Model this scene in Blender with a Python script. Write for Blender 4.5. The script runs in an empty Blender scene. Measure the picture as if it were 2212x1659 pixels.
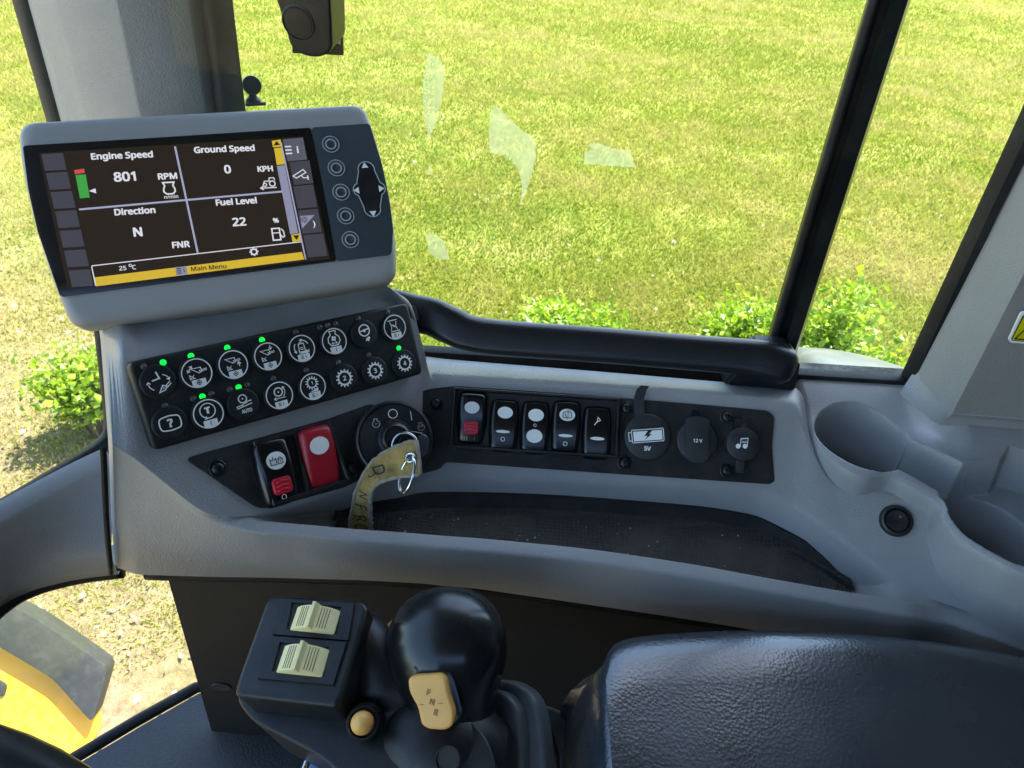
import bpy, bmesh, math, random
import numpy as np
from mathutils import Matrix, Vector
random.seed(7); rng = np.random.default_rng(7)
R_ = math.radians
scene = bpy.context.scene
col = scene.collection

# ------------------------------------------------------------------ camera, sky, sun, exposure
FPX, CX, CY = 1534.0, 1106.0, 829.5              # focal length and centre for a 2212 px wide frame
_U = np.array([124.2, 2036.0, 1534.0]); _U /= np.linalg.norm(_U)
_f = np.array([0, 0, -1.0]); _Y = _f - _U * (_f @ _U); _Y /= np.linalg.norm(_Y); _X = np.cross(_Y, _U)
CAM = np.array([_X, _Y, _U])                      # camera axes -> cab axes (x to machine rear, y to its right side, z up)
GROUND = -2.6                                     # ground level below the eye point, metres

cd = bpy.data.cameras.new('camera'); cam = bpy.data.objects.new('camera', cd); col.objects.link(cam)
cam.matrix_world = Matrix(CAM.tolist()).to_4x4()
cd.sensor_width = 36.0; cd.lens = FPX / 2212 * 36.0
cd.clip_start = 0.01; cd.clip_end = 2000
cd.dof.use_dof = True; cd.dof.focus_distance = 0.50; cd.dof.aperture_fstop = 28.0
scene.camera = cam

SUN_EL, SUN_AZ = 62.0, 40.0                      # azimuth clockwise from +y
w = bpy.data.worlds.new('World'); scene.world = w; w.use_nodes = True
nt = w.node_tree; nt.nodes.clear()
sky = nt.nodes.new('ShaderNodeTexSky'); sky.sky_type = 'NISHITA'; sky.sun_disc = False
sky.sun_elevation = R_(SUN_EL); sky.sun_rotation = R_(SUN_AZ); sky.air_density = 1.0; sky.dust_density = 0.6
bg = nt.nodes.new('ShaderNodeBackground'); bg.inputs[1].default_value = 0.15
out = nt.nodes.new('ShaderNodeOutputWorld')
nt.links.new(sky.outputs[0], bg.inputs[0]); nt.links.new(bg.outputs[0], out.inputs[0])
sd = bpy.data.lights.new('sun', 'SUN'); sd.energy = 5.0; sd.angle = R_(0.53); sd.color = (1.0, 0.95, 0.86)
sun = bpy.data.objects.new('sun', sd); col.objects.link(sun)
_sv = Vector((math.sin(R_(SUN_AZ)) * math.cos(R_(SUN_EL)), math.cos(R_(SUN_AZ)) * math.cos(R_(SUN_EL)), math.sin(R_(SUN_EL))))
sun.rotation_euler = _sv.to_track_quat('Z', 'Y').to_euler()
scene.view_settings.view_transform = 'Standard'; scene.view_settings.look = 'None'
scene.view_settings.gamma = 1.0; scene.view_settings.use_curve_mapping = False
scene.view_settings.exposure = 2.3
scene.cycles.max_bounces = 10; scene.cycles.transparent_max_bounces = 16
scene.cycles.use_denoising = True
scene.cycles.sample_clamp_indirect = 6.0

# ------------------------------------------------------------------ layout helpers
def ray(px, py): return CAM @ np.array([(px - CX) / FPX, -(py - CY) / FPX, -1.0])
def atd(px, py, d): return ray(px, py) * d
def atz(px, py, z): r = ray(px, py); return r * (z / r[2])
def aty(px, py, y): r = ray(px, py); return r * (y / r[1])
def atp(px, py, p, n): r = ray(px, py); return r * (np.dot(p, n) / np.dot(r, n))
def nrm(az, el): a, e = R_(az), R_(el); return np.array([math.sin(a) * math.cos(e), -math.cos(a) * math.cos(e), math.sin(e)])
def unit(v): v = np.asarray(v, float); return v / np.linalg.norm(v)

class Frame:
    """a flat face of something: origin o, normal n, in-plane axes x (right) and y (up)"""
    def __init__(s, o, n, xdir=None):
        s.o = np.asarray(o, float); s.n = unit(n)
        x = np.cross([0, 0, 1.0], s.n) if xdir is None else np.asarray(xdir, float)
        x = x - s.n * (x @ s.n); s.x = unit(x); s.y = np.cross(s.n, s.x)
        s.k = float(np.linalg.norm(CAM.T @ s.o * np.array([0, 0, 1]))) / FPX   # metres per pixel at the origin
    def loc(s, px, py, h=0.0):
        p = atp(px, py, s.o + s.n * h, s.n) - s.o
        return np.array([p @ s.x, p @ s.y])
    def M(s):
        m = Matrix.Identity(4)
        for i, v in enumerate((s.x, s.y, s.n)):
            for j in range(3): m[j][i] = v[j]
        for j in range(3): m[j][3] = s.o[j]
        return m
    def pt(s, x, y, z=0.0): return s.o + s.x * x + s.y * y + s.n * z

# ------------------------------------------------------------------ materials
MATS = {}
def mat(name, base, rough=0.5, bump=None, var=0.0, var_scale=8.0, metal=0.0, spec=0.5, coat=0.0, emit=None, emit_s=0.0,
        trans=0.0, dust=0.0, dust_col=(0.42, 0.38, 0.30), rvar=0.0):
    m = bpy.data.materials.new(name); m.use_nodes = True; MATS[name] = m
    nt = m.node_tree; b = nt.nodes['Principled BSDF']; L = nt.links.new
    b.inputs['Base Color'].default_value = (*base, 1); b.inputs['Roughness'].default_value = rough
    b.inputs['Metallic'].default_value = metal; b.inputs['Specular IOR Level'].default_value = spec
    b.inputs['Coat Weight'].default_value = coat; b.inputs['Coat Roughness'].default_value = 0.15
    if trans: b.inputs['Subsurface Weight'].default_value = trans
    if emit: b.inputs['Emission Color'].default_value = (*emit, 1); b.inputs['Emission Strength'].default_value = emit_s * 0.42
    tc = nt.nodes.new('ShaderNodeTexCoord')
    src = None
    if var > 0:
        n = nt.nodes.new('ShaderNodeTexNoise'); n.inputs['Scale'].default_value = var_scale; n.inputs['Detail'].default_value = 6
        L(tc.outputs['Object'], n.inputs['Vector'])
        r = nt.nodes.new('ShaderNodeMapRange'); r.inputs[1].default_value = 0.3; r.inputs[2].default_value = 0.7
        r.inputs[3].default_value = 1 - var; r.inputs[4].default_value = 1 + var; L(n.outputs[0], r.inputs[0])
        mx = nt.nodes.new('ShaderNodeMix'); mx.data_type = 'RGBA'; mx.blend_type = 'MULTIPLY'; mx.inputs[0].default_value = 1
        mx.inputs[6].default_value = (*base, 1); L(r.outputs[0], mx.inputs[7]); src = mx.outputs[2]
    if dust > 0:
        n = nt.nodes.new('ShaderNodeTexNoise'); n.inputs['Scale'].default_value = 38; n.inputs['Detail'].default_value = 9; n.inputs['Roughness'].default_value = 0.75
        L(tc.outputs['Object'], n.inputs['Vector'])
        r = nt.nodes.new('ShaderNodeMapRange'); r.inputs[1].default_value = 0.46; r.inputs[2].default_value = 0.78
        r.inputs[3].default_value = 0; r.inputs[4].default_value = dust; L(n.outputs[0], r.inputs[0])
        mx = nt.nodes.new('ShaderNodeMix'); mx.data_type = 'RGBA'; L(r.outputs[0], mx.inputs[0])
        mx.inputs[6].default_value = (*base, 1); mx.inputs[7].default_value = (*dust_col, 1)
        if src: L(src, mx.inputs[6])
        src = mx.outputs[2]
    if src: L(src, b.inputs['Base Color'])
    if rvar > 0:
        n = nt.nodes.new('ShaderNodeTexNoise'); n.inputs['Scale'].default_value = 22; n.inputs['Detail'].default_value = 7
        L(tc.outputs['Object'], n.inputs['Vector'])
        r = nt.nodes.new('ShaderNodeMapRange'); r.inputs[1].default_value = 0.3; r.inputs[2].default_value = 0.7
        r.inputs[3].default_value = max(0.02, rough - rvar); r.inputs[4].default_value = min(1, rough + rvar)
        L(n.outputs[0], r.inputs[0]); L(r.outputs[0], b.inputs['Roughness'])
    if bump:
        kind, sc, st = bump
        if kind == 'noise':
            t = nt.nodes.new('ShaderNodeTexNoise'); t.inputs['Scale'].default_value = sc; t.inputs['Detail'].default_value = 4; o = t.outputs[0]
        else:
            t = nt.nodes.new('ShaderNodeTexVoronoi'); t.inputs['Scale'].default_value = sc; o = t.outputs['Distance']
            if kind == 'leather':
                t.feature = 'DISTANCE_TO_EDGE'
                wn = nt.nodes.new('ShaderNodeTexNoise'); wn.inputs['Scale'].default_value = sc * 0.35; wn.inputs['Detail'].default_value = 3
                L(tc.outputs['Object'], wn.inputs['Vector'])
                va = nt.nodes.new('ShaderNodeVectorMath'); va.operation = 'MULTIPLY_ADD'
                va.inputs[1].default_value = (0.03, 0.03, 0.03); L(wn.outputs[1], va.inputs[0]); L(tc.outputs['Object'], va.inputs[2])
                L(va.outputs[0], t.inputs['Vector'])
                rr = nt.nodes.new('ShaderNodeMapRange'); rr.inputs[1].default_value = 0; rr.inputs[2].default_value = 0.22; L(o, rr.inputs[0]); o = rr.outputs[0]
        if kind != 'leather': L(tc.outputs['Object'], t.inputs['Vector'])
        bp = nt.nodes.new('ShaderNodeBump'); bp.inputs['Strength'].default_value = st; bp.inputs['Distance'].default_value = 0.0006
        L(o, bp.inputs['Height']); L(bp.outputs[0], b.inputs['Normal'])
    return m

grey = mat('grey_plastic', (0.272, 0.274, 0.272), 0.40, ('vor', 900, 0.35), 0.05, 9, spec=0.42, dust=0.10, rvar=0.06)
grey_trim = mat('grey_trim', (0.255, 0.252, 0.242), 0.58, ('vor', 800, 0.4), 0.06, 7, spec=0.4, dust=0.14, rvar=0.05)
grey_mon = mat('monitor_shell', (0.285, 0.284, 0.276), 0.50, ('noise', 2600, 0.12), 0.03, 9, spec=0.4)
black = mat('black_plastic', (0.009, 0.010, 0.011), 0.36, ('noise', 1500, 0.25), 0.2, 30, spec=0.42, dust=0.06, rvar=0.08)
black_tex = mat('black_textured_plate', (0.017, 0.017, 0.017), 0.55, ('noise', 1100, 0.9), 0.25, 40, spec=0.26, dust=0.18, dust_col=(0.16, 0.14, 0.11))
black_gloss = mat('black_gloss', (0.005, 0.006, 0.007), 0.22, None, 0.1, 30, spec=0.5, rvar=0.06)
keypad_rub = mat('keypad_rubber', (0.009, 0.010, 0.011), 0.50, ('noise', 1800, 0.15), 0.15, 30, spec=0.28, dust=0.05)
rubber = mat('seal_rubber', (0.005, 0.005, 0.006), 0.6, ('noise', 500, 0.3), 0.2, 20, spec=0.3, dust=0.05)
white = mat('white_print', (0.82, 0.82, 0.80), 0.5)
lens_w = mat('switch_lens', (0.78, 0.80, 0.76), 0.35, None, 0.04, 60)
red_p = mat('red_plastic', (0.55, 0.012, 0.03), 0.32, None, 0.08, 40, spec=0.5, rvar=0.06)
red_d = mat('red_rocker', (0.36, 0.008, 0.02), 0.38, None, 0.1, 40, rvar=0.06)
cream = mat('cream_plastic', (0.88, 0.76, 0.38), 0.42, ('noise', 400, 0.1), 0.08, 60, dust=0.12, dust_col=(0.3, 0.24, 0.14))
peach = mat('peach_plastic', (0.80, 0.43, 0.11), 0.40, None, 0.06, 60, dust=0.1, dust_col=(0.45, 0.25, 0.1))
dark_mark = mat('dark_mark', (0.012, 0.012, 0.012), 0.6)
engrave = mat('engraved_mark', (0.30, 0.15, 0.045), 0.6)
led_on = mat('led_lit', (0.0, 0.5, 0.05), 0.4, emit=(0.0, 1.0, 0.06), emit_s=0.45)
led_off = mat('led_unlit', (0.05, 0.055, 0.06), 0.4)
glassblack = mat('screen_glass', (0.012, 0.011, 0.010), 0.16, spec=0.5, rvar=0.04)
scr_bg = mat('screen_dark', (0.012, 0.009, 0.007), 0.22, emit=(0.030, 0.022, 0.016), emit_s=0.28)
scr_txt = mat('screen_white', (0.3, 0.3, 0.3), 0.4, emit=(0.92, 0.90, 0.94), emit_s=0.31)
scr_line = mat('screen_line', (0.2, 0.2, 0.24), 0.4, emit=(0.42, 0.42, 0.58), emit_s=0.32)
scr_yel = mat('screen_yellow', (0.3, 0.22, 0.02), 0.4, emit=(0.80, 0.52, 0.03), emit_s=0.32)
scr_red = mat('screen_red', (0.3, 0.05, 0.05), 0.4, emit=(0.75, 0.07, 0.06), emit_s=0.32)
scr_grn = mat('screen_green', (0.05, 0.2, 0.05), 0.4, emit=(0.04, 0.34, 0.03), emit_s=0.36)
scr_tab = mat('screen_tab', (0.03, 0.03, 0.035), 0.35, emit=(0.07, 0.065, 0.085), emit_s=0.3)
scr_bar = mat('screen_bar', (0.1, 0.1, 0.13), 0.35, emit=(0.36, 0.36, 0.50), emit_s=0.3)
scr_blk = mat('screen_ink', (0.01, 0.01, 0.01), 0.4, emit=(0.02, 0.015, 0.01), emit_s=0.2)
btn_panel = mat('button_panel', (0.030, 0.042, 0.050), 0.5, ('noise', 2000, 0.1), 0.05, 40)
ring_grey = mat('ring_print', (0.38, 0.42, 0.42), 0.5)
leather = mat('armrest_vinyl', (0.016, 0.022, 0.030), 0.27, ('vor', 520, 0.17), 0.10, 12, spec=1.0, coat=0.3, dust=0.03, rvar=0.07)
mat_rub = None
chrome = mat('polished_steel', (0.62, 0.62, 0.60), 0.18, metal=1.0, rvar=0.08)
steel_d = mat('dull_steel', (0.20, 0.20, 0.20), 0.4, metal=0.9)
strap_m = mat('strap_cloth', (0.30, 0.215, 0.075), 0.85, ('noise', 2400, 0.6), 0.55, 95, spec=0.2, dust=0.5, dust_col=(0.055, 0.05, 0.03))
strap_b = mat('strap_stitching', (0.30, 0.26, 0.20), 0.9, ('noise', 3000, 0.8), 0.25, 300, spec=0.2)
yellow_paint = mat('yellow_paint', (0.78, 0.36, 0.010), 0.4, None, 0.05, 5, coat=0.3, dust=0.25)
slab_grey = mat('weathered_grey_cover', (0.022, 0.024, 0.022), 0.55, ('noise', 90, 0.2), 0.12, 9, dust=0.07)
fender_m = mat('dusty_fender', (0.055, 0.068, 0.078), 0.34, None, 0.1, 9, dust=0.22, dust_col=(0.34, 0.32, 0.26))
sill_dirt = mat('dirty_sill', (0.05, 0.047, 0.04), 0.85, ('noise', 300, 1.0), 0.6, 60, dust=0.8)
boot_m = mat('grey_rubber_boot', (0.050, 0.056, 0.060), 0.55, ('noise', 900, 0.3), 0.12, 30, dust=0.10, rvar=0.06)
sign_yel = mat('sign_yellow', (0.62, 0.56, 0.0), 0.45)
floor_m = mat('floor_plastic', (0.020, 0.023, 0.026), 0.62, ('leather', 240, 0.35), 0.1, 12)
inner_black = mat('inner_panel_black', (0.0050, 0.0052, 0.0056), 0.7, ('noise', 700, 0.4), 0.2, 20, spec=0.3)

def tray_material():
    m = bpy.data.materials.new('tray_rubber'); m.use_nodes = True; nt = m.node_tree; b = nt.nodes['Principled BSDF']; L = nt.links.new
    b.inputs['Roughness'].default_value = 0.75
    tc = nt.nodes.new('ShaderNodeTexCoord')
    v = nt.nodes.new('ShaderNodeTexVoronoi'); v.feature = 'DISTANCE_TO_EDGE'; v.inputs['Scale'].default_value = 330; v.inputs['Randomness'].default_value = 0.25
    L(tc.outputs['Object'], v.inputs['Vector'])
    r = nt.nodes.new('ShaderNodeMapRange'); r.inputs[1].default_value = 0.05; r.inputs[2].default_value = 0.22; L(v.outputs[0], r.inputs[0])
    n = nt.nodes.new('ShaderNodeTexNoise'); n.inputs['Scale'].default_value = 25; n.inputs['Detail'].default_value = 8; L(tc.outputs['Object'], n.inputs['Vector'])
    cr = nt.nodes.new('ShaderNodeValToRGB'); cr.color_ramp.elements[0].position = 0.35; cr.color_ramp.elements[1].position = 0.8
    cr.color_ramp.elements[0].color = (0.020, 0.024, 0.022, 1); cr.color_ramp.elements[1].color = (0.07, 0.072, 0.055, 1); L(n.outputs[0], cr.inputs[0])
    mx = nt.nodes.new('ShaderNodeMix'); mx.data_type = 'RGBA'; L(r.outputs[0], mx.inputs[0]); mx.inputs[6].default_value = (0.048, 0.045, 0.036, 1); L(cr.outputs[0], mx.inputs[7])
    L(mx.outputs[2], b.inputs['Base Color'])
    bp = nt.nodes.new('ShaderNodeBump'); bp.inputs['Strength'].default_value = 0.8; bp.inputs['Distance'].default_value = 0.0008
    L(r.outputs[0], bp.inputs['Height']); L(bp.outputs[0], b.inputs['Normal'])
    return m
mat_rub = tray_material()

def glass_material():
    m = bpy.data.materials.new('window_glass'); m.use_nodes = True; nt = m.node_tree; nt.nodes.clear(); L = nt.links.new
    o = nt.nodes.new('ShaderNodeOutputMaterial'); t = nt.nodes.new('ShaderNodeBsdfTransparent'); t.inputs[0].default_value = (0.97, 0.985, 0.955, 1)
    g = nt.nodes.new('ShaderNodeBsdfGlossy'); g.inputs['Roughness'].default_value = 0.02
    lw = nt.nodes.new('ShaderNodeLayerWeight'); lw.inputs[0].default_value = 0.5
    pw = nt.nodes.new('ShaderNodeMath'); pw.operation = 'POWER'; pw.inputs[1].default_value = 5.0; L(lw.outputs['Facing'], pw.inputs[0])
    fr = nt.nodes.new('ShaderNodeMath'); fr.operation = 'MULTIPLY_ADD'; fr.inputs[1].default_value = 0.7; fr.inputs[2].default_value = 0.012; L(pw.outputs[0], fr.inputs[0])   # reflects more at a glancing angle
    mx = nt.nodes.new('ShaderNodeMixShader'); L(fr.outputs[0], mx.inputs[0]); L(t.outputs[0], mx.inputs[1]); L(g.outputs[0], mx.inputs[2])
    d = nt.nodes.new('ShaderNodeBsdfDiffuse'); d.inputs[0].default_value = (0.8, 0.78, 0.7, 1)
    n = nt.nodes.new('ShaderNodeTexNoise'); n.inputs['Scale'].default_value = 7; n.inputs['Detail'].default_value = 9
    tc = nt.nodes.new('ShaderNodeTexCoord'); L(tc.outputs['Object'], n.inputs['Vector'])
    r = nt.nodes.new('ShaderNodeMapRange'); r.inputs[1].default_value = 0.45; r.inputs[2].default_value = 0.8; r.inputs[3].default_value = 0.0; r.inputs[4].default_value = 0.035
    L(n.outputs[0], r.inputs[0])
    mx2 = nt.nodes.new('ShaderNodeMixShader'); L(r.outputs[0], mx2.inputs[0]); L(mx.outputs[0], mx2.inputs[1]); L(d.outputs[0], mx2.inputs[2])
    L(mx2.outputs[0], o.inputs[0]); return m
glass_m = glass_material()
def reflection_material():  # pale translucent colour standing in for reflections on the glass
    m = bpy.data.materials.new('painted_reflection'); m.use_nodes = True; nt = m.node_tree; nt.nodes.clear(); L = nt.links.new
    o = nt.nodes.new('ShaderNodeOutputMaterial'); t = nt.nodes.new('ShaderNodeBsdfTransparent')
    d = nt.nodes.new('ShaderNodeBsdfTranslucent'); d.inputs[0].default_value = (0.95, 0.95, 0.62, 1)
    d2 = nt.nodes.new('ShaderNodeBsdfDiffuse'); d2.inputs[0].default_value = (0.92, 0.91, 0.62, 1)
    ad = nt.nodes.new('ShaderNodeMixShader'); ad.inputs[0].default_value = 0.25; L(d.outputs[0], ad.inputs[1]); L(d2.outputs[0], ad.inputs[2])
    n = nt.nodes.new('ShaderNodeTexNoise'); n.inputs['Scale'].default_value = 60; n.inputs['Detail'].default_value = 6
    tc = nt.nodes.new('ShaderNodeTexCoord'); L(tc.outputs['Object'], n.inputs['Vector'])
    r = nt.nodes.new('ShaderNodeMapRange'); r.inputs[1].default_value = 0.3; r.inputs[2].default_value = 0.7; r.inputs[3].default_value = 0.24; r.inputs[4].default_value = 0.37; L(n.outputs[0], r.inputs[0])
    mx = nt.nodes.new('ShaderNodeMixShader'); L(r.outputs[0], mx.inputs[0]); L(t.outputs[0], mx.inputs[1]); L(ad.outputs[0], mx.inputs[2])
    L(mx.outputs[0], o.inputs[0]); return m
reflection_m = reflection_material()

# ------------------------------------------------------------------ object helpers
def thing(name, label, cat, frame=None, loc=None, group=None):
    o = bpy.data.objects.new(name, None); col.objects.link(o); o.empty_display_size = 0.02
    if frame is not None: o.matrix_world = frame.M()
    if loc is not None: o.location = Vector([float(v) for v in loc])
    o['label'] = label; o['category'] = cat
    if group: o['group'] = group
    return o
def tag(o, label, cat, group=None):
    o['label'] = label; o['category'] = cat
    if group: o['group'] = group
    return o
def link(name, me, m, parent=None, smooth=False, world=False):
    """world=True: vertices are in cab axes although the parent has a transform"""
    o = bpy.data.objects.new(name, me); col.objects.link(o)
    if m is not None: me.materials.append(m)
    if parent is not None:
        o.parent = parent
        if world:
            p, mw = parent, Matrix.Identity(4)
            chain = []
            while p is not None: chain.append(p); p = p.parent
            for q in reversed(chain): mw = mw @ q.matrix_basis
            o.matrix_basis = mw.inverted()
    if smooth: me.polygons.foreach_set('use_smooth', [True] * len(me.polygons))
    return o
def mesh(name, v, f):
    me = bpy.data.meshes.new(name); me.from_pydata([tuple(map(float, p)) for p in v], [], f); me.update(); return me
def smooth_by_angle(me, deg=35):
    bm = bmesh.new(); bm.from_mesh(me)
    bmesh.ops.recalc_face_normals(bm, faces=bm.faces)
    for f in bm.faces: f.smooth = True
    for e in bm.edges:
        e.smooth = not (len(e.link_faces) == 2 and e.calc_face_angle(0) > R_(deg))
    bm.to_mesh(me); bm.free(); me.update(); return me

def roundpoly(pts, r, n=5):
    pts = [np.asarray(p, float) for p in pts]; N = len(pts); o = []
    for i in range(N):
        a, b, c = pts[i - 1], pts[i], pts[(i + 1) % N]
        rr = r[i] if hasattr(r, '__len__') else r
        la, lc = np.linalg.norm(a - b), np.linalg.norm(c - b)
        d = min(rr, 0.45 * la, 0.45 * lc)
        if d < 1e-6: o.append(b); continue
        p, q = b + (a - b) / la * d, b + (c - b) / lc * d
        for k in range(n + 1):
            t = k / n; o.append(p * (1 - t) ** 2 + 2 * b * t * (1 - t) + q * t * t)
    return o
def rect(cx, cy, w, h): return [(cx - w / 2, cy - h / 2), (cx + w / 2, cy - h / 2), (cx + w / 2, cy + h / 2), (cx - w / 2, cy + h / 2)]
def circ(cx, cy, r, n=32, ry=None): return [(cx + r * math.cos(2 * math.pi * k / n), cy + (ry or r) * math.sin(2 * math.pi * k / n)) for k in range(n)]
def area2(p): return sum(p[i - 1][0] * p[i][1] - p[i][0] * p[i - 1][1] for i in range(len(p))) / 2

def prism(name, poly, z0, z1, bevel=0.0, seg=2, deg=40):
    poly = [tuple(map(float, p)) for p in poly]
    if area2(poly) < 0: poly = poly[::-1]
    bm = bmesh.new(); vs = [bm.verts.new((p[0], p[1], z0)) for p in poly]
    f = bm.faces.new(vs); f.normal_update()
    if f.normal.z > 0: f.normal_flip()
    r = bmesh.ops.extrude_face_region(bm, geom=[f]); tv = [e for e in r['geom'] if isinstance(e, bmesh.types.BMVert)]
    for v in tv: v.co.z = z1
    bm.normal_update()
    if bevel > 0:
        te = [e for e in bm.edges if all(abs(v.co.z - z1) < 1e-7 for v in e.verts)]
        bmesh.ops.bevel(bm, geom=te, offset=bevel, segments=seg, affect='EDGES', profile=0.6, clamp_overlap=True)
    me = bpy.data.meshes.new(name); bm.to_mesh(me); bm.free(); return smooth_by_angle(me, deg)
def box(name, x0, x1, y0, y1, z0, z1, bevel=0.0): return prism(name, [(x0, y0), (x1, y0), (x1, y1), (x0, y1)], z0, z1, bevel)

def loft(name, rings, closed=True, cap0=False, cap1=False, deg=None):
    n = len(rings[0]); v = [p for r in rings for p in r]; f = []
    for i in range(len(rings) - 1):
        for j in range(n if closed else n - 1):
            a, b = i * n + j, i * n + (j + 1) % n; f.append((a, b, b + n, a + n))
    if cap0: f.append(tuple(range(n))[::-1])
    if cap1: f.append(tuple((len(rings) - 1) * n + j for j in range(n)))
    me = mesh(name, v, f)
    if deg: smooth_by_angle(me, deg)
    else: me.polygons.foreach_set('use_smooth', [True] * len(me.polygons))
    return me
def lathe(name, prof, n=32, deg=40, sx=1.0, sy=1.0):
    rings = [[(sx * r * math.cos(2 * math.pi * k / n), sy * r * math.sin(2 * math.pi * k / n), z) for k in range(n)] for r, z in prof]
    return loft(name, rings, True, cap0=prof[0][0] > 1e-6, cap1=prof[-1][0] > 1e-6, deg=deg)
def catmull(pts, n):
    P = [np.asarray(p, float) for p in pts]; P = [2 * P[0] - P[1]] + P + [2 * P[-1] - P[-2]]; o = []
    for i in range(1, len(P) - 2):
        for k in range(n):
            t = k / n
            o.append(0.5 * (2 * P[i] + (P[i + 1] - P[i - 1]) * t + (2 * P[i - 1] - 5 * P[i] + 4 * P[i + 1] - P[i + 2]) * t * t + (3 * P[i] - P[i - 1] - 3 * P[i + 1] + P[i + 2]) * t ** 3))
    o.append(P[-2]); return o
def tube(name, pts, rad, n=10, closed=False, cap=True):
    P = [np.asarray(p, float) for p in pts]; N = len(P); rings = []; up = None
    for i in range(N):
        a = P[i - 1] if (i > 0 or closed) else P[i]; b = P[(i + 1) % N] if (i < N - 1 or closed) else P[i]
        t = unit(b - a)
        if up is None: up = unit(np.cross(t, [0.3, 0.2, 1.0]))
        s = up - t * (up @ t); s = unit(s); up = s; q = np.cross(t, s)
        r = rad[i] if hasattr(rad, '__len__') else rad
        ra, rb = r if hasattr(r, '__len__') else (r, r)
        rings.append([P[i] + s * ra * math.cos(2 * math.pi * k / n) + q * rb * math.sin(2 * math.pi * k / n) for k in range(n)])
    if closed: rings.append(rings[0])
    return loft(name, rings, True, cap and not closed, cap and not closed)

_txt = {}
try: FONT = bpy.data.fonts.load(bpy.utils.system_resource('DATAFILES', path='fonts') + '/NotoSansMath-Regular.woff2')   # one of Blender's own fonts
except Exception: FONT = None
def text2d(s, size=1.0, bold=0.0, shear=0.0):
    """flat lettering: (vertices, faces) centred on the origin"""
    key = (s, bold, shear)
    if key not in _txt:
        c = bpy.data.curves.new('t', 'FONT'); c.body = s; c.size = 1.0; c.align_x = 'CENTER'; c.align_y = 'CENTER'; c.offset = bold; c.shear = shear
        c.resolution_u = 3
        if FONT: c.font = FONT
        c.fill_mode = 'FRONT'
        o = bpy.data.objects.new('t', c); col.objects.link(o)
        dg = bpy.context.evaluated_depsgraph_get(); dg.update(); me = bpy.data.meshes.new_from_object(o.evaluated_get(dg))
        v = [(p.co.x, p.co.y) for p in me.vertices]; f = [tuple(p.vertices) for p in me.polygons]
        xs = [p[0] for p in v] or [0]; ys = [p[1] for p in v] or [0]; mx, my = (min(xs) + max(xs)) / 2, (min(ys) + max(ys)) / 2
        _txt[key] = ([(x - mx, y - my) for x, y in v], f)
        bpy.data.objects.remove(o); bpy.data.curves.remove(c); bpy.data.meshes.remove(me)
    v, f = _txt[key]; return [(x * size, y * size) for x, y in v], f

class Sym:
    """flat printed sign: strokes, fills and letters, each lying a hair above the last"""
    def __init__(s, sc=1.0, dx=0.0, dy=0.0, rot=0.0): s.v, s.f, s.l, s.sc, s.dx, s.dy, s.rot = [], [], 0, sc, dx, dy, rot
    def add(s, v, f):
        n = len(s.v); s.l += 1; c, q = math.cos(s.rot), math.sin(s.rot)
        for x, y in v:
            x, y = x * s.sc, y * s.sc; s.v.append((x * c - y * q + s.dx, x * q + y * c + s.dy, 0.000004 * s.l))
        s.f += [tuple(n + i for i in g) for g in f]; return s
    def poly(s, p):
        p = [tuple(a) for a in p]; p = p if area2(p) > 0 else p[::-1]; return s.add(p, [tuple(range(len(p)))])
    def stroke(s, pts, w, closed=False):
        P = [np.asarray(p, float) for p in pts]; N = len(P); L, Rr = [], []
        for i in range(N):
            a = P[i - 1] if (i > 0 or closed) else None; c = P[(i + 1) % N] if (i < N - 1 or closed) else None
            d1 = unit(P[i] - a) if a is not None else None; d2 = unit(c - P[i]) if c is not None else None
            if d1 is None: d1 = d2
            if d2 is None: d2 = d1
            t = d1 + d2; t = unit(t) if np.linalg.norm(t) > 1e-6 else d1
            nn = np.array([-t[1], t[0]]); k = 1 / max(0.45, abs(nn @ np.array([-d1[1], d1[0]])))
            L.append(P[i] + nn * w / 2 * k); Rr.append(P[i] - nn * w / 2 * k)
        m = N if closed else N - 1
        return s.add([tuple(p) for p in L + Rr], [(N + i, N + (i + 1) % N, (i + 1) % N, i) for i in range(m)])
    def ring(s, cx, cy, r, w, n=36, ry=None): return s.stroke(circ(cx, cy, r, n, ry), w, True)
    def arc(s, cx, cy, r, a0, a1, w, n=12): return s.stroke([(cx + r * math.cos(R_(a0 + (a1 - a0) * k / n)), cy + r * math.sin(R_(a0 + (a1 - a0) * k / n))) for k in range(n + 1)], w)
    def disc(s, cx, cy, r, n=20, ry=None): return s.poly(circ(cx, cy, r, n, ry))
    def text(s, t, cx, cy, size, bold=0.0, shear=0.0, sx=1.0):
        v, f = text2d(t, size, 0.0, shear); b = bold * size * 1.3
        for ox, oy in ([(0, 0)] if b <= 0 else [(0, 0), (-b, 0), (b, 0), (-b * .7, b * .7), (b * .7, b * .7), (-b * .7, -b * .7), (b * .7, -b * .7)]): s.add([(x * sx + cx + ox, y + cy + oy) for x, y in v], f)
        return s
    def arrow(s, p, q, w, hl, hw=None):
        p, q = np.asarray(p, float), np.asarray(q, float); d = unit(q - p); nn = np.array([-d[1], d[0]]); hw = hw or hl * 0.8
        s.stroke([p, q - d * hl * 0.3], w)
        return s.stroke([q - d * hl + nn * hw, q, q - d * hl - nn * hw], w)
    def build(s, name, m, parent, z=0.0, bend=None):
        v = [(x, y, zz + z + (bend(x, y) if bend else 0)) for x, y, zz in s.v]
        return link(name, mesh(name, v, s.f), m, parent)

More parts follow.
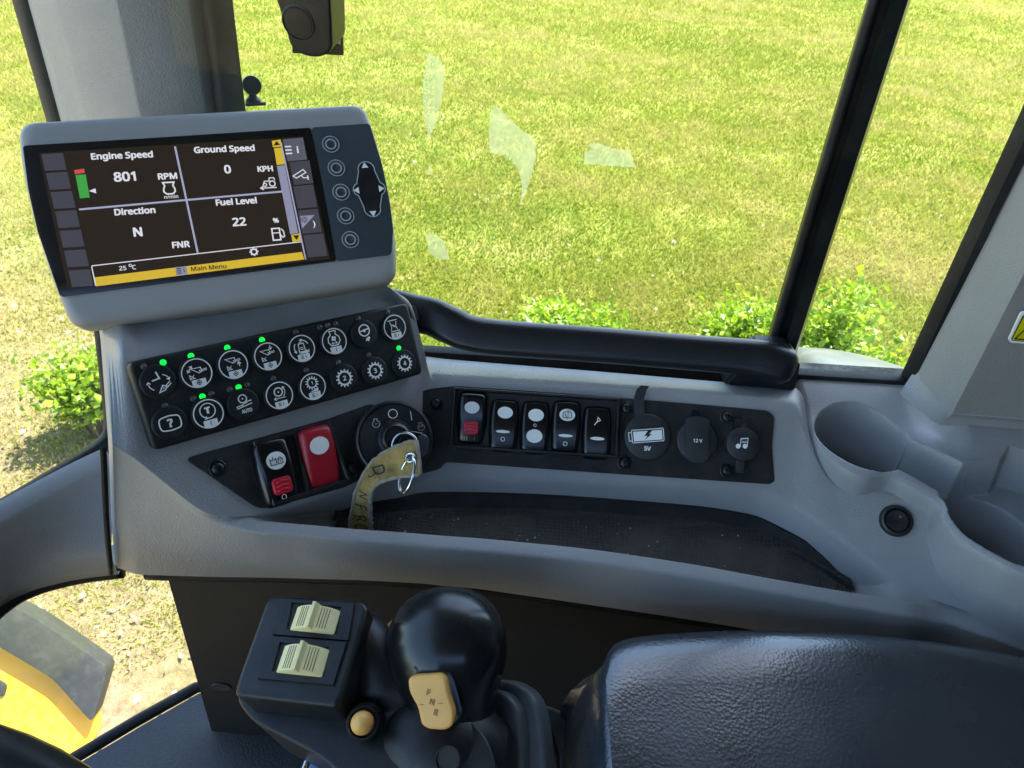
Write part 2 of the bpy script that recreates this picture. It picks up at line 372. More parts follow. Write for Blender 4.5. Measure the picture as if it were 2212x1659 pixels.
# ================================================================== THE GROUND OUTSIDE
def ground_material():
    m = bpy.data.materials.new('lawn_soil'); m.use_nodes = True; nt = m.node_tree; b = nt.nodes['Principled BSDF']; L = nt.links.new
    b.inputs['Roughness'].default_value = 0.95; b.inputs['Specular IOR Level'].default_value = 0.1
    tc = nt.nodes.new('ShaderNodeTexCoord')
    def noise(sc, det, ro=0.6):
        n = nt.nodes.new('ShaderNodeTexNoise'); n.inputs['Scale'].default_value = sc; n.inputs['Detail'].default_value = det; n.inputs['Roughness'].default_value = ro
        L(tc.outputs['Object'], n.inputs['Vector']); return n.outputs[0]
    def ramp(src, *st):
        r = nt.nodes.new('ShaderNodeValToRGB'); e = r.color_ramp.elements
        while len(e) < len(st): e.new(0.5)
        for k, (p, c) in enumerate(st): e[k].position = p; e[k].color = (*c, 1)
        L(src, r.inputs[0]); return r.outputs[0]
    def mix(fac, a, c):
        x = nt.nodes.new('ShaderNodeMix'); x.data_type = 'RGBA'
        L(fac, x.inputs[0]); L(a, x.inputs[6]); L(c, x.inputs[7]); return x.outputs[2]
    green = ramp(noise(2.2, 8, 0.7), (0.3, (0.11, 0.15, 0.018)), (0.5, (0.20, 0.215, 0.036)), (0.72, (0.33, 0.29, 0.10)))
    dry = ramp(noise(14, 9, 0.75), (0.3, (0.16, 0.12, 0.065)), (0.5, (0.30, 0.235, 0.13)), (0.7, (0.42, 0.34, 0.21)))
    at = nt.nodes.new('ShaderNodeSeparateXYZ'); L(tc.outputs['Object'], at.inputs[0])
    # bare, straw-covered earth beside the machine
    mth = nt.nodes.new('ShaderNodeMath'); mth.operation = 'MULTIPLY_ADD'; mth.inputs[1].default_value = 0.9; L(at.outputs[0], mth.inputs[0]); L(at.outputs[1], mth.inputs[2])
    ns = nt.nodes.new('ShaderNodeMath'); ns.operation = 'MULTIPLY_ADD'; ns.inputs[1].default_value = -2.5; L(noise(0.9, 6), ns.inputs[0]); L(mth.outputs[0], ns.inputs[2])
    mr = nt.nodes.new('ShaderNodeMapRange'); mr.inputs[1].default_value = 1.2; mr.inputs[2].default_value = -1.0; L(ns.outputs[0], mr.inputs[0])
    L(mix(mr.outputs[0], green, dry), b.inputs['Base Color'])
    bp = nt.nodes.new('ShaderNodeBump'); bp.inputs['Strength'].default_value = 1.0; bp.inputs['Distance'].default_value = 0.04
    L(noise(22, 10, 0.8), bp.inputs['Height']); L(bp.outputs[0], b.inputs['Normal'])
    return m
S = 900
g = link('ground', mesh('ground', [(-S, -S, GROUND), (S, -S, GROUND), (S, S, GROUND), (-S, S, GROUND)], [(0, 1, 2, 3)]), ground_material())
g['kind'] = 'structure'; g['label'] = 'bright sunlit lawn with straw coloured bare earth near the machine'

def fbm(x, y, seed=0):
    r = np.random.default_rng(seed); s = np.zeros_like(x)
    for k in range(5):
        a = r.uniform(0, 6.28, 4); f = 0.45 * 1.9 ** k
        s += (np.sin(x * f * math.cos(a[0]) + y * f * math.sin(a[0]) + a[1]) * np.sin(y * f * math.cos(a[2]) - x * f * math.sin(a[2]) + a[3])) / 1.35 ** k
    return s
def grass():
    N = 760000
    # spread over the wedge of field that can be seen, denser near the machine
    u = rng.random(N); dist = 2.0 * (30.0 / 2.0) ** (u ** 0.80); ang = rng.uniform(R_(-48), R_(46), N)
    x = dist * np.sin(ang); y = dist * np.cos(ang)
    pat = fbm(x, y, 3); fine = fbm(x * 4, y * 4, 5)
    dryness = np.clip((1.0 - (0.9 * x + y - 1.2 - 0.6 * pat)) / 2.2, 0, 1)
    keep = rng.random(N) > dryness * 0.72 + 0.25 * (fine < -0.9)
    x, y, dist, pat, fine, dryness = (a[keep] for a in (x, y, dist, pat, fine, dryness)); n = len(x)
    sc = 0.55 + 0.75 * np.clip(dist / 14, 0, 1.6)
    h = rng.uniform(0.020, 0.058, n) * sc * (1 - 0.45 * dryness) * (1 + 0.25 * fine.clip(-1, 1))
    wd = rng.uniform(0.0035, 0.0080, n) * sc
    a = rng.uniform(0, 2 * math.pi, n); lean = rng.uniform(0.3, 1.3, n) * h; la = rng.uniform(0, 2 * math.pi, n)
    z0 = np.full(n, GROUND - 0.004)
    v = np.empty((n, 3, 3))
    v[:, 0] = np.stack([x - np.cos(a) * wd, y - np.sin(a) * wd, z0], 1)
    v[:, 1] = np.stack([x + np.cos(a) * wd, y + np.sin(a) * wd, z0], 1)
    v[:, 2] = np.stack([x + np.cos(la) * lean, y + np.sin(la) * lean, GROUND + h], 1)
    me = bpy.data.meshes.new('grass'); me.vertices.add(n * 3); me.vertices.foreach_set('co', v.reshape(-1))
    me.loops.add(n * 3); me.loops.foreach_set('vertex_index', np.arange(n * 3, dtype=np.int32))
    me.polygons.add(n); me.polygons.foreach_set('loop_start', np.arange(0, n * 3, 3, dtype=np.int32)); me.polygons.foreach_set('loop_total', np.full(n, 3, dtype=np.int32))
    me.update()
    t = np.clip(0.44 + 0.19 * pat + 0.17 * fine + rng.normal(0, 0.17, n) + 0.55 * dryness, 0, 1)
    ca = me.attributes.new('straw', 'FLOAT', 'POINT'); ca.data.foreach_set('value', np.repeat(t, 3).astype(np.float32))
    m = bpy.data.materials.new('grass_blade'); m.use_nodes = True; nt = m.node_tree; nt.nodes.clear(); L = nt.links.new
    o = nt.nodes.new('ShaderNodeOutputMaterial'); at = nt.nodes.new('ShaderNodeAttribute'); at.attribute_name = 'straw'
    r = nt.nodes.new('ShaderNodeValToRGB'); e = r.color_ramp.elements; e.new(0.5)
    for k, (p, c) in enumerate([(0.0, (0.100, 0.185, 0.011)), (0.5, (0.250, 0.268, 0.040)), (1.0, (0.44, 0.36, 0.145))]): e[k].position = p; e[k].color = (*c, 1)
    L(at.outputs['Fac'], r.inputs[0])
    d = nt.nodes.new('ShaderNodeBsdfDiffuse'); t_ = nt.nodes.new('ShaderNodeBsdfTranslucent'); L(r.outputs[0], d.inputs[0]); L(r.outputs[0], t_.inputs[0])
    mx = nt.nodes.new('ShaderNodeMixShader'); mx.inputs[0].default_value = 0.35; L(d.outputs[0], mx.inputs[1]); L(t_.outputs[0], mx.inputs[2]); L(mx.outputs[0], o.inputs[0])
    ob = link('grass', me, m); ob['kind'] = 'stuff'; ob['label'] = 'short yellow green grass covering the sunlit field'; return ob
grass()

def leaf_material(name, c0, c1):
    m = bpy.data.materials.new(name); m.use_nodes = True; nt = m.node_tree; nt.nodes.clear(); L = nt.links.new
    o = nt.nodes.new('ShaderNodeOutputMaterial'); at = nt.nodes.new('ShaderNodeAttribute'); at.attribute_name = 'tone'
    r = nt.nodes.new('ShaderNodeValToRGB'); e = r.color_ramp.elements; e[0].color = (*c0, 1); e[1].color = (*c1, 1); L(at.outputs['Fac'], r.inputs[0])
    p = nt.nodes.new('ShaderNodeBsdfPrincipled'); p.inputs['Roughness'].default_value = 0.4; L(r.outputs[0], p.inputs['Base Color'])
    t_ = nt.nodes.new('ShaderNodeBsdfTranslucent'); L(r.outputs[0], t_.inputs[0])
    mx = nt.nodes.new('ShaderNodeMixShader'); mx.inputs[0].default_value = 0.45; L(p.outputs[0], mx.inputs[1]); L(t_.outputs[0], mx.inputs[2]); L(mx.outputs[0], o.inputs[0])
    return m
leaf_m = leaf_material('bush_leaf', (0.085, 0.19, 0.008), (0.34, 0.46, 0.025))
bark_m = mat('bush_stem', (0.12, 0.085, 0.05), 0.9, ('noise', 60, 0.6), 0.3, 20)
def bush(base, height, rad, label, n_stems=24, n_leaf=280, leaf=0.040):
    t = thing('bush', label, 'bush', loc=base, group='bushes growing beside the machine')
    sv, sf, lv, lf, tone = [], [], [], [], []
    for s in range(n_stems):
        a = random.uniform(0, 6.28); r = rad * math.sqrt(random.random()); h = height * (0.62 + 0.38 * random.random()) * (1 - 0.35 * (r / rad) ** 2)
        p0 = np.array([0.25 * r * math.cos(a), 0.25 * r * math.sin(a), -0.02]); p2 = np.array([r * math.cos(a), r * math.sin(a), h]); p1 = (p0 + p2) / 2 + np.array([0, 0, 0.12 * h])
        path = [p0 * (1 - q) ** 2 + 2 * p1 * q * (1 - q) + p2 * q * q for q in np.linspace(0, 1, 7)]
        for i, p in enumerate(path):
            for k in range(4): sv.append(p + np.array([math.cos(k * 1.57), math.sin(k * 1.57), 0]) * 0.008 * (1.1 - i / 6.5))
        b = len(sv) - 28
        for i in range(6):
            for k in range(4): sf.append((b + i * 4 + k, b + i * 4 + (k + 1) % 4, b + i * 4 + 4 + (k + 1) % 4, b + i * 4 + 4 + k))
        for _ in range(n_leaf):
            q = random.uniform(0.25, 1.0) ** 0.7; c = p0 * (1 - q) ** 2 + 2 * p1 * q * (1 - q) + p2 * q * q
            c = c + np.array([random.gauss(0, 1), random.gauss(0, 1), random.gauss(0, 0.7)]) * 0.055 * (1.1 if q > 0.6 else 0.8)
            if c[2] < 0.03: continue
            d = unit([random.gauss(0, 1), random.gauss(0, 1), abs(random.gauss(0.5, 0.6))]); sd = unit(np.cross(d, [random.gauss(0, 1), random.gauss(0, 1), random.gauss(0, 1)]))
            up = np.cross(sd, d); ln = leaf * random.uniform(0.45, 1.5); wd = ln * random.uniform(0.26, 0.38); k = len(lv)
            lv += [c, c + d * ln * 0.45 + sd * wd + up * wd * 0.35, c + d * ln, c + d * ln * 0.45 - sd * wd + up * wd * 0.35]
            lf += [(k, k + 1, k + 2), (k, k + 2, k + 3)]; tone += [min(1, max(0, random.gauss(0.22 + 0.45 * c[2] / height, 0.28)))] * 4  # low leaves darker: shade under the crown is put into their tone
    link('stem', mesh('stem', sv, sf), bark_m, t, True)
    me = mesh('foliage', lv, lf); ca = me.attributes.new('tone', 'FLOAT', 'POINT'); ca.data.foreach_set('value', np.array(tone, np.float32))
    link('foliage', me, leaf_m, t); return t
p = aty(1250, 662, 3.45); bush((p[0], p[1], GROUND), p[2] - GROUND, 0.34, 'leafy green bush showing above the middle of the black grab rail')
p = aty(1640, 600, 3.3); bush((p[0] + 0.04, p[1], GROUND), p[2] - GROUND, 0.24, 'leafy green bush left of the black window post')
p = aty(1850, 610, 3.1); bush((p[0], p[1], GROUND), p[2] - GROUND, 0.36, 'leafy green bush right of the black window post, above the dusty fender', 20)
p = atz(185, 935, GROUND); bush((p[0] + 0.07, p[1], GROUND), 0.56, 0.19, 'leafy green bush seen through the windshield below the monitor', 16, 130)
# scattered pebbles and fallen leaves on the bare ground
leaf_d = mat('dead_leaf', (0.40, 0.26, 0.12), 0.8, None, 0.4, 30); peb = mat('pebble', (0.42, 0.40, 0.36), 0.85, ('noise', 60, 0.5), 0.2, 20)
def litter():
    v, f = [], []
    for _ in range(700):
        a, d = random.uniform(R_(-52), R_(-8)), random.uniform(1.3, 6.5); c = np.array([d * math.sin(a), d * math.cos(a), GROUND + random.uniform(0.004, 0.03)])
        ln = random.uniform(0.015, 0.04); t = unit([random.gauss(0, 1), random.gauss(0, 1), random.gauss(0, 0.35)]); s = unit(np.cross(t, [random.gauss(0, .4), random.gauss(0, .4), 1])) * ln * random.uniform(0.1, 0.4); k = len(v)
        v += [c, c + t * ln * .5 + s, c + t * ln + np.array([0, 0, 0.008]), c + t * ln * .5 - s]; f += [(k, k + 1, k + 2), (k, k + 2, k + 3)]
    o = link('leaf_litter', mesh('leaf_litter', v, f), leaf_d); o['kind'] = 'stuff'; o['label'] = 'brown fallen leaves and straw scattered on the bare earth'
    v, f = [], []
    for _ in range(300):
        a, d = random.uniform(R_(-52), R_(40)), random.uniform(1.3, 9); c = np.array([d * math.sin(a), d * math.cos(a), GROUND]); r = random.uniform(0.006, 0.022) * (1 if random.random() < .95 else 1.7); k = len(v)
        for e in ((1, 0, 0), (0, 1, 0), (-1, 0, 0), (0, -1, 0), (0, 0, .7), (0, 0, -.3)): v.append(c + np.array(e) * r * np.array([random.uniform(.7, 1.3), random.uniform(.7, 1.3), 1]))
        for q in range(4): f += [(k + q, k + (q + 1) % 4, k + 4), (k + (q + 1) % 4, k + q, k + 5)]
    o = link('pebbles', mesh('pebbles', v, f), peb); o['kind'] = 'stuff'; o['label'] = 'small pale pebbles lying in the grass and earth'
litter()

# ================================================================== CAB SHELL
unseen_shell_m = mat('unseen_shell_lining', (0.10, 0.10, 0.10), 0.8, ('noise', 200, 0.3), 0.05, 4)
o = link('roof', prism('roof', roundpoly([(-0.62, -1.05), (1.25, -1.05), (1.25, 1.0), (-0.62, 1.0)], 0.12), 0.78, 0.92, 0.02), unseen_shell_m); o['kind'] = 'structure'  # unseen roof, overhang widened to keep direct sun off the interior
o = link('floor', box('floor', -0.42, 1.0, -1.0, 0.36, -1.02, -0.98), floor_m); o['kind'] = 'structure'
o = link('rear_light_block', box('rear_light_block', 0.97, 1.0, -1.0, 0.42, -0.98, 0.775, 0.004), unseen_shell_m); o['kind'] = 'structure'  # unseen solid wall, added full height to cut light from the rear
o = link('door_light_block', box('door_light_block', -0.30, 0.97, -1.0, -0.97, -0.98, 0.42, 0.004), unseen_shell_m); o['kind'] = 'structure'  # unseen door side, raised to block light coming from behind the camera
def seat():  # unseen seat, added to block light from the rear
    t = thing('added_unseen_seat', 'unseen black cloth operator seat behind the armrest, added to block light', 'seat', loc=(.35, -.2, -.98))
    m = mat('added_seat_cloth', (.02, .02, .022), .9, ('noise', 900, .6), .2, 30)
    def pad(nm, x0, x1, y0, y1, z0, z1, tilt=0):
        o = link(nm, prism(nm, roundpoly([(x0, y0), (x1, y0), (x1, y1), (x0, y1)], .06), z0, z1, .03, 4), m, t, world=True); return o
    pad('cushion', .02, .56, -.46, .06, -.62, -.50); pad('backrest', .58, .74, -.46, .06, -.55, .22); pad('base', .10, .5, -.38, -.02, -.98, -.63)
seat()

YW = 0.462                       # plane of the side window
# ---- front pillar between windshield and side window
def vert(px, py, y): return aty(px, py, y)
def pillar():
    t = thing('pillar', 'wide grey front corner pillar rising behind the monitor', 'pillar', loc=(-0.24, 0.5, -0.26))
    lean = np.array([0.055, 0.0, 1.0])                                   # the cab narrows slightly towards the roof
    def edge(px, y): p = aty(px, 231, y); return lambda z: p + lean * (z - p[2])
    E_ = [edge(px, y) for px, y in ((121, .585), (126, .572), (176, .530), (182, .526), (296, .486), (303, .486), (438, .503), (446, .505), (480, .522), (486, .532))]
    for z0_, z1_ in ((-0.56, -0.046), (-0.0445, 0.80)):
        rings = [[e(z + (0.014 * abs(j - 4.5) / 4.5 if abs(z + .045) < .002 else 0)) for j, e in enumerate(E_)] for z in np.linspace(z0_, z1_, 6)]
        link('trim', loft('trim', rings, closed=False, deg=60), grey_trim, t, world=True)
    link('joint_backing', loft('joint_backing', [[e(z) + np.array([0, .004, 0]) for e in E_[1:-1]] for z in (-.09, 0.0)], closed=False), rubber, t, world=True)
    for a_, b_ in ((edge(100, .592), edge(124, .580)), (edge(481, .520), edge(490, .496))):
        rr = []
        for z in np.linspace(-.56, .80, 9):
            p, q = a_(z), b_(z); d = unit(q - p); nn = unit(np.cross(d, [0, 0, 1])); nn = nn if nn[1] < 0 else -nn; L_ = np.linalg.norm(q - p)
            rr.append([p, p + nn * .003, p + d * L_ * .25 + nn * .005, p + d * L_ * .75 + nn * .005, q + nn * .003, q, q - nn * .012, p - nn * .012])
        link('edge_seal', loft('edge_seal', rr, True, True, True), rubber, t, world=True)
    return t
pillar()
# moulding joint line across the pillar
# ---- window post between the two side panes
def post():
    t = thing('window_post', 'slanted black post between the two side window panes', 'post', loc=aty(1690, 760, YW))
    def ln(a, b, y, z):
        A, B = aty(*a, y), aty(*b, y); k = (z - B[2]) / (A[2] - B[2]); return B + (A - B) * k
    zs = np.linspace(-0.36, 0.80, 12)
    L1 = ((1872, 0), (1652, 745), YW + 0.026); L2 = ((1886, 0), (1664, 745), YW + 0.012); L3 = ((1920, 0), (1690, 745), YW + 0.012); L4 = ((1926, 0), (1696, 745), YW + 0.002); L5 = ((1962, 0), (1722, 745), YW + 0.002); L6 = ((1968, 0), (1727, 745), YW + 0.026)
    rings = [[ln(*l, z) for l in (L1, L2, L3, L4, L5, L6)] for z in zs]
    link('frame', loft('frame', rings, True, True, True, deg=30), mat('post_paint', (0.007, 0.009, 0.009), 0.35, ('noise', 200, 0.2), 0.3, 14, dust=0.16, dust_col=(0.16, 0.15, 0.10)), t, world=True)
    path = [ln((1890, 0), (1668, 745), YW + 0.0095, z) for z in np.linspace(-0.34, 0.78, 24)]
    link('rubber_bead', tube('rubber_bead', path, 0.0035, 8), rubber, t, world=True)
    return t
post()
# ---- rear pillar at the right
def rear_pillar():
    t = thing('rear_pillar', 'broad grey rear pillar cover at the right edge with a black edge strip', 'pillar', loc=aty(2050, 890, 0.44))
    def ln(a, b, ya, yb, z):
        A, B = aty(*a, ya), aty(*b, yb); k = (z - B[2]) / (A[2] - B[2]); return B + (A - B) * k
    zs = list(np.linspace(-0.30, 0.80, 10))
    def row(z): return [ln((2212, 330), (1973, 802), .462, .462, z), ln((2212, 345), (1982, 806), .458, .458, z), ln((2212, 560), (2046, 872), .410, .410, z), ln((2212, 590), (2060, 880), .405, .405, z), ln((2212, 590), (2060, 880), .405, .405, z) + np.array([0.60, -0.015, 0])]
    rings = [row(z) for z in zs]
    # slanting lower edge
    low = [aty(1973, 802, .462), aty(1980, 812, .458), aty(2044, 884, .410), aty(2058, 891, .405), aty(2058, 891, .405) + np.array([0.60, -0.015, -0.004])]
    rings[0] = low; rings = [r for r in rings if r is rings[0] or r[0][2] > low[0][2] + 0.02]
    link('trim', loft('trim', rings, False, deg=60), grey_trim, t, world=True)
    tp = [aty(1973, 802, .462), aty(2010, 846, .437), aty(2044, 884, .410), aty(2058, 891, .405), aty(2058, 891, .405) + np.array([0.60, -0.015, -0.004])]
    bt = [atz(1942, 852, -.326), atz(1980, 880, -.326), atz(2012, 908, -.326), atz(2030, 918, -.326), atz(2030, 918, -.326) + np.array([0.62, -0.02, 0])]
    st_ = [[a + np.array([0.001, .005, .006]) for a in tp], [a + np.array([0, -.0005, -.0012]) for a in tp], [a * .5 + b_ * .5 for a, b_ in zip(tp, bt)], bt]
    link('base_moulding', loft('base_moulding', st_, False, deg=50), grey, t, world=True)
    rr = []
    for z in [-0.345] + zs:
        a = ln((2212, 245), (1936, 848), .466, .466, z); b = ln((2212, 338), (1977, 800), .458, .458, z); b = b if z > -0.30 else a + np.array([0.012, -0.006, 0])
        rr.append([a + np.array([0, 0.004, 0]), a, a + (b - a) * 0.3 + np.array([0, -.006, 0]), b + np.array([0, -.003, 0]), b + np.array([0.004, 0.02, 0])])
    link('edge_strip', loft('edge_strip', rr, True, True, True, deg=40), rubber, t, world=True)
    # warning sticker: yellow triangle sign with white border
    F = Frame(aty(2230, 715, .3995), unit(np.array([-0.06, -0.985, 0.0])) * 1.0, xdir=(1, -0.05, 0))
    k = F.k
    st = link('warning_sticker', prism('warning_sticker', roundpoly([F.loc(*q, .0) for q in ((2176, 738), (2206, 672), (2285, 680), (2300, 748))], 0.003), -0.001, 0.0008, 0), white, t, world=False)
    st.matrix_basis = Matrix.Translation(-Vector(t.location)) @ F.M()
    s = Sym(); s.poly(roundpoly([F.loc(*q) for q in ((2181, 734), (2209, 677), (2281, 685), (2296, 743))], 0.002)); o1 = s.build('border_print', dark_mark, st, 0.0010)
    s = Sym(); s.poly([F.loc(*q) for q in ((2184, 732), (2211, 679), (2278, 687), (2292, 740))]); s.build('field_print', sign_yel, st, 0.0013)
    s = Sym(); s.stroke([F.loc(*q) for q in ((2190, 729), (2232, 690), (2272, 736))], 3.2 * k, True); c = F.loc(2232, 718); s.poly(rect(c[0], c[1], 5 * k, 14 * k)); s.disc(c[0], c[1] - 10 * k, 3 * k); s.build('symbol_print', dark_mark, st, 0.0016)
    return t
rear_pillar()

# ---- panes
def pane(name, label, pts, seal=None):
    t = thing(name, label, 'window', loc=pts[0])
    P = [np.asarray(p, float) for p in pts]; n = unit(np.cross(P[1] - P[0], P[2] - P[0]))
    v = [p + n * 0.002 for p in P] + [p - n * 0.002 for p in P]; m = len(P)
    f = [tuple(range(m)), tuple(range(2 * m - 1, m - 1, -1))] + [(i, i + m, (i + 1) % m + m, (i + 1) % m) for i in range(m)]
    link('glass', mesh('glass', v, f), glass_m, t, world=True); return t
xa, xb = aty(508, 240, YW)[0], aty(1700, 760, YW)[0]
YG = YW + 0.018
_a, _b = aty(1690, 745, YG), aty(1920, 0, YG); _k = (_b[0] - _a[0]) / (_b[2] - _a[2]); PB, PT = float(_a[0] + _k * (-.36 - _a[2])), float(_a[0] + _k * (.79 - _a[2]))   # foot and head of the joint behind the post
sw = pane('side_window', 'large side window pane showing the lawn, with pale painted-in reflections', [(-0.24, YG, -0.36), (PB, YG, -0.36), (PT, YG, 0.79), (-0.18, YG, 0.79)])
pane('rear_side_window', 'narrow side window pane between the black post and rear pillar', [(PB + .002, YG, -0.36), (0.46, YG, -0.36), (0.46, YG, 0.79), (PT + .002, YG, 0.79)])
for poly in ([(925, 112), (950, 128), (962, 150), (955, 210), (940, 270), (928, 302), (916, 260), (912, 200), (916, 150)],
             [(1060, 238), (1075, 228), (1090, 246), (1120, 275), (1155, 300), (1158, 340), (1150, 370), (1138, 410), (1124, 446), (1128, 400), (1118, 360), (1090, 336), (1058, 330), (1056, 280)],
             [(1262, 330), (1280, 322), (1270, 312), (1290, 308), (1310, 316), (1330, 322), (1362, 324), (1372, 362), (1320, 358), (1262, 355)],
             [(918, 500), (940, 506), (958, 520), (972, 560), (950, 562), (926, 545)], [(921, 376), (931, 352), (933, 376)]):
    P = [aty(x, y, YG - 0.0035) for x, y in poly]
    link('reflection_patch', mesh('reflection_patch', P, [tuple(range(len(P)))]), reflection_m, sw, world=True)  # reflections painted as thin pale patches just inside the pane
# lower seal, runs under the grab rail to the rear pillar
pts = [aty(915, 762, YW), aty(1300, 800, YW), aty(1720, 832, YW), aty(1945, 848, YW)]
zseal = atz(1300, 812, -0.318)[1]
sl = link('lower_seal', box('lower_seal', -0.10, 0.34, YW - 0.002, YW + 0.008, -0.352, -0.3195, 0.0015), rubber, sw, world=True)
sl2 = link('sill_channel', box('sill_channel', 0.20, 0.36, YW + 0.0085, YW + 0.060, -0.375, -0.3485, 0.002), sill_dirt, sw, world=True)

# windshield: pane to the left of the pillar, its black lower border and corner
XG = -0.372
ws = pane('windshield', 'windshield pane left of the pillar above the grey sill', [(XG, -0.6, -0.60), (XG, 0.588, -0.60), (XG + .03, 0.588, 0.79), (XG + .03, -0.6, 0.79)])
def atplane(px, py): return atp(px, py, np.array([-0.348, 0, 0]), np.array([1.0, 0, 0]))
path = catmull([atplane(x, y) for x, y in ((214, 640), (226, 720), (238, 830), (245, 905), (238, 945), (205, 978), (130, 1024), (0, 1104), (-90, 1154), (-400, 1330), (-800, 1556))], 6)
link('border_seal', tube('border_seal', path, [(0.0075, 0.008)] * len(path), 10), rubber, ws, world=True)

# ================================================================== SIDE CONSOLE
nR = nrm(0, 44); qR = atd(1150, 920, 0.520)
nL = nrm(49, 38); qL = atd(645, 1005, 0.455)
p0 = atp(1670, 1045, qR, nR); nR2 = nrm(-18, 48)
Lp = lambda x, y: atp(x, y, qL, nL)
Rp = lambda x, y: atp(x, y, qR, nR)
R2 = lambda x, y: atp(x, y, p0, nR2)
Zp = lambda z: (lambda x, y: atz(x, y, z))
LEDGE = -0.322
def console():
    t = thing('side_console', 'long grey moulded side console with storage tray under the window', 'console', loc=(0.05, 0.36, -0.43))
    # columns run front to rear; each lists the pixel and the surface it lies on, from the window edge to the lower front edge
    def column(A, B, Cc, Dd, Fi, Fo, H, zl, zm, zh):
        a, b, c = A, B, Cc; d = Dd
        fi = atz(*Fi, zl); fo = atz(*Fo, zl - 0.002); h = atz(*H, zh)
        e = np.array([fi[0], fi[1] + 0.004, d[2] - 0.001]) if d is not None else None
        if d is None:
            fi = c + (h - c) * .05; fo = c + (h - c) * .09; d = c + (h - c) * .015; e = c + (h - c) * .03
        gm = fo + (h - fo) * 0.5 + np.array([0, -0.0015, 0])
        hb = h + np.array([0, 0.03, 0.002])
        return [a, b, c, d, e, fi, fo, gm, h, hb]
    zt = lambda x: np.interp(x, [-0.2, 0.05, 0.30], [-0.335, -0.362, -0.385])
    def lipz(px): return float(np.interp(px, [470, 560, 900, 1240, 2000], [-0.330, -0.333, -0.350, -0.362, -0.386]))
    cols = []
    cols.append(column(atz(212, 640, -.232), atz(226, 742, -.246), Lp(243, 960), None, (250, 985), (252, 1005), (256, 1230), -.325, 0, -.415))
    cols.append(column(atz(262, 640, -.232), atz(262, 752, -.236), Lp(282, 985), None, (292, 1008), (296, 1030), (300, 1244), -.318, 0, -.415))
    cols.append(column(atz(330, 630, -.232), Lp(300, 768), Lp(352, 1040), None, (362, 1062), (366, 1084), (360, 1246), -.322, 0, -.415))
    cols.append(column(atz(430, 620, -.232), Lp(450, 738), Lp(440, 1105), None, (450, 1122), (452, 1142), (470, 1249), -.331, 0, -.415))
    cols.append(column(atz(560, 612, -.232), Lp(610, 702), Lp(545, 1112), Lp(548, 1116), (545, 1122), (535, 1148), (580, 1250), lipz(545), 0, -.415))
    cols.append(column(atz(650, 608, -.232), Lp(720, 679), Lp(640, 1094), atz(660, 1112, -.362), (645, 1130), (640, 1156), (690, 1253), lipz(640), 0, -.415))
    cols.append(column(atz(730, 600, -.236), Lp(810, 660), Lp(740, 1058), atz(770, 1106, -.378), (760, 1140), (757, 1168), (790, 1256), lipz(760), 0, -.415))
    cols.append(column(atz(806, 600, -.240), Lp(886, 650), Lp(840, 1036), atz(860, 1103, -.384), (870, 1148), (868, 1178), (900, 1262), lipz(870), 0, -.415))
    cols.append(column(atz(880, 690, -.285), Lp(915, 742), Rp(925, 1034), atz(930, 1100, -.387), (940, 1154), (938, 1184), (960, 1268), lipz(940), 0, -.416))
    cols.append(column(atz(918, 770, LEDGE), Rp(935, 812), Rp(990, 1034), atz(1000, 1097, -.388), (1010, 1159), (1008, 1190), (1030, 1274), lipz(1010), 0, -.418))
    cols.append(column(atz(960, 775, LEDGE), Rp(985, 815), Rp(1060, 1034), atz(1070, 1097, -.388), (1080, 1165), (1078, 1196), (1100, 1284), lipz(1080), 0, -.420))
    cols.append(column(atz(1300, 803, LEDGE), Rp(1300, 833), Rp(1300, 1042), atz(1300, 1106, -.390), (1300, 1188), (1300, 1220), (1320, 1316), lipz(1300), 0, -.424))
    cols.append(column(atz(1500, 820, LEDGE), Rp(1500, 846), Rp(1500, 1052), atz(1500, 1122, -.392), (1500, 1218), (1500, 1250), (1520, 1346), lipz(1500), 0, -.428))
    cols.append(column(atz(1640, 832, LEDGE), Rp(1640, 858), Rp(1620, 1060), atz(1620, 1142, -.395), (1620, 1240), (1620, 1272), (1640, 1366), lipz(1620), 0, -.431))
    cols.append(column(atz(1715, 838, LEDGE), R2(1715, 870), R2(1690, 1080), atz(1700, 1178, -.398), (1720, 1258), (1720, 1290), (1740, 1386), lipz(1720), 0, -.434))
    cols.append(column(atz(1745, 900, -.345), R2(1752, 960), R2(1770, 1128), atz(1775, 1222, -.402), (1800, 1272), (1800, 1305), (1820, 1402), lipz(1800), 0, -.436))
    cols.append(column(R2(1810, 960) + (0, .04, -.045), R2(1810, 1040), R2(1860, 1196), atz(1840, 1262, -.405), (1880, 1285), (1880, 1319), (1900, 1418), lipz(1880), 0, -.438))
    cols.append(column(R2(1900, 1000) + (0, .04, -.045), R2(1890, 1050), R2(1945, 1258), R2(1950, 1272), (1955, 1298), (1955, 1332), (1975, 1434), lipz(1955), 0, -.440))
    cols.append(column(R2(1990, 1040) + (0, .04, -.045), R2(1985, 1070), R2(2035, 1298), R2(2038, 1304), (2040, 1314), (2040, 1346), (2060, 1452), -.3935, 0, -.448))
    cols.append(column(R2(2070, 1140) + (0, .04, -.045), R2(2060, 1180), R2(2130, 1330), R2(2133, 1336), (2135, 1345), (2135, 1377), (2150, 1476), -.3945, 0, -.456))
    cols.append(column(R2(2200, 1240) + (0, .04, -.045), R2(2190, 1290), R2(2250, 1375), R2(2253, 1380), (2255, 1388), (2255, 1420), (2270, 1510), -.400, 0, -.464))
    cols.append(column(R2(2420, 1320) + (0, .04, -.045), R2(2420, 1370), R2(2450, 1430), R2(2453, 1434), (2455, 1440), (2455, 1470), (2470, 1560), -.408, 0, -.474))
    cols.append([np.asarray(p, float) + np.array([.50, -.03, 0]) for p in cols[-1]])
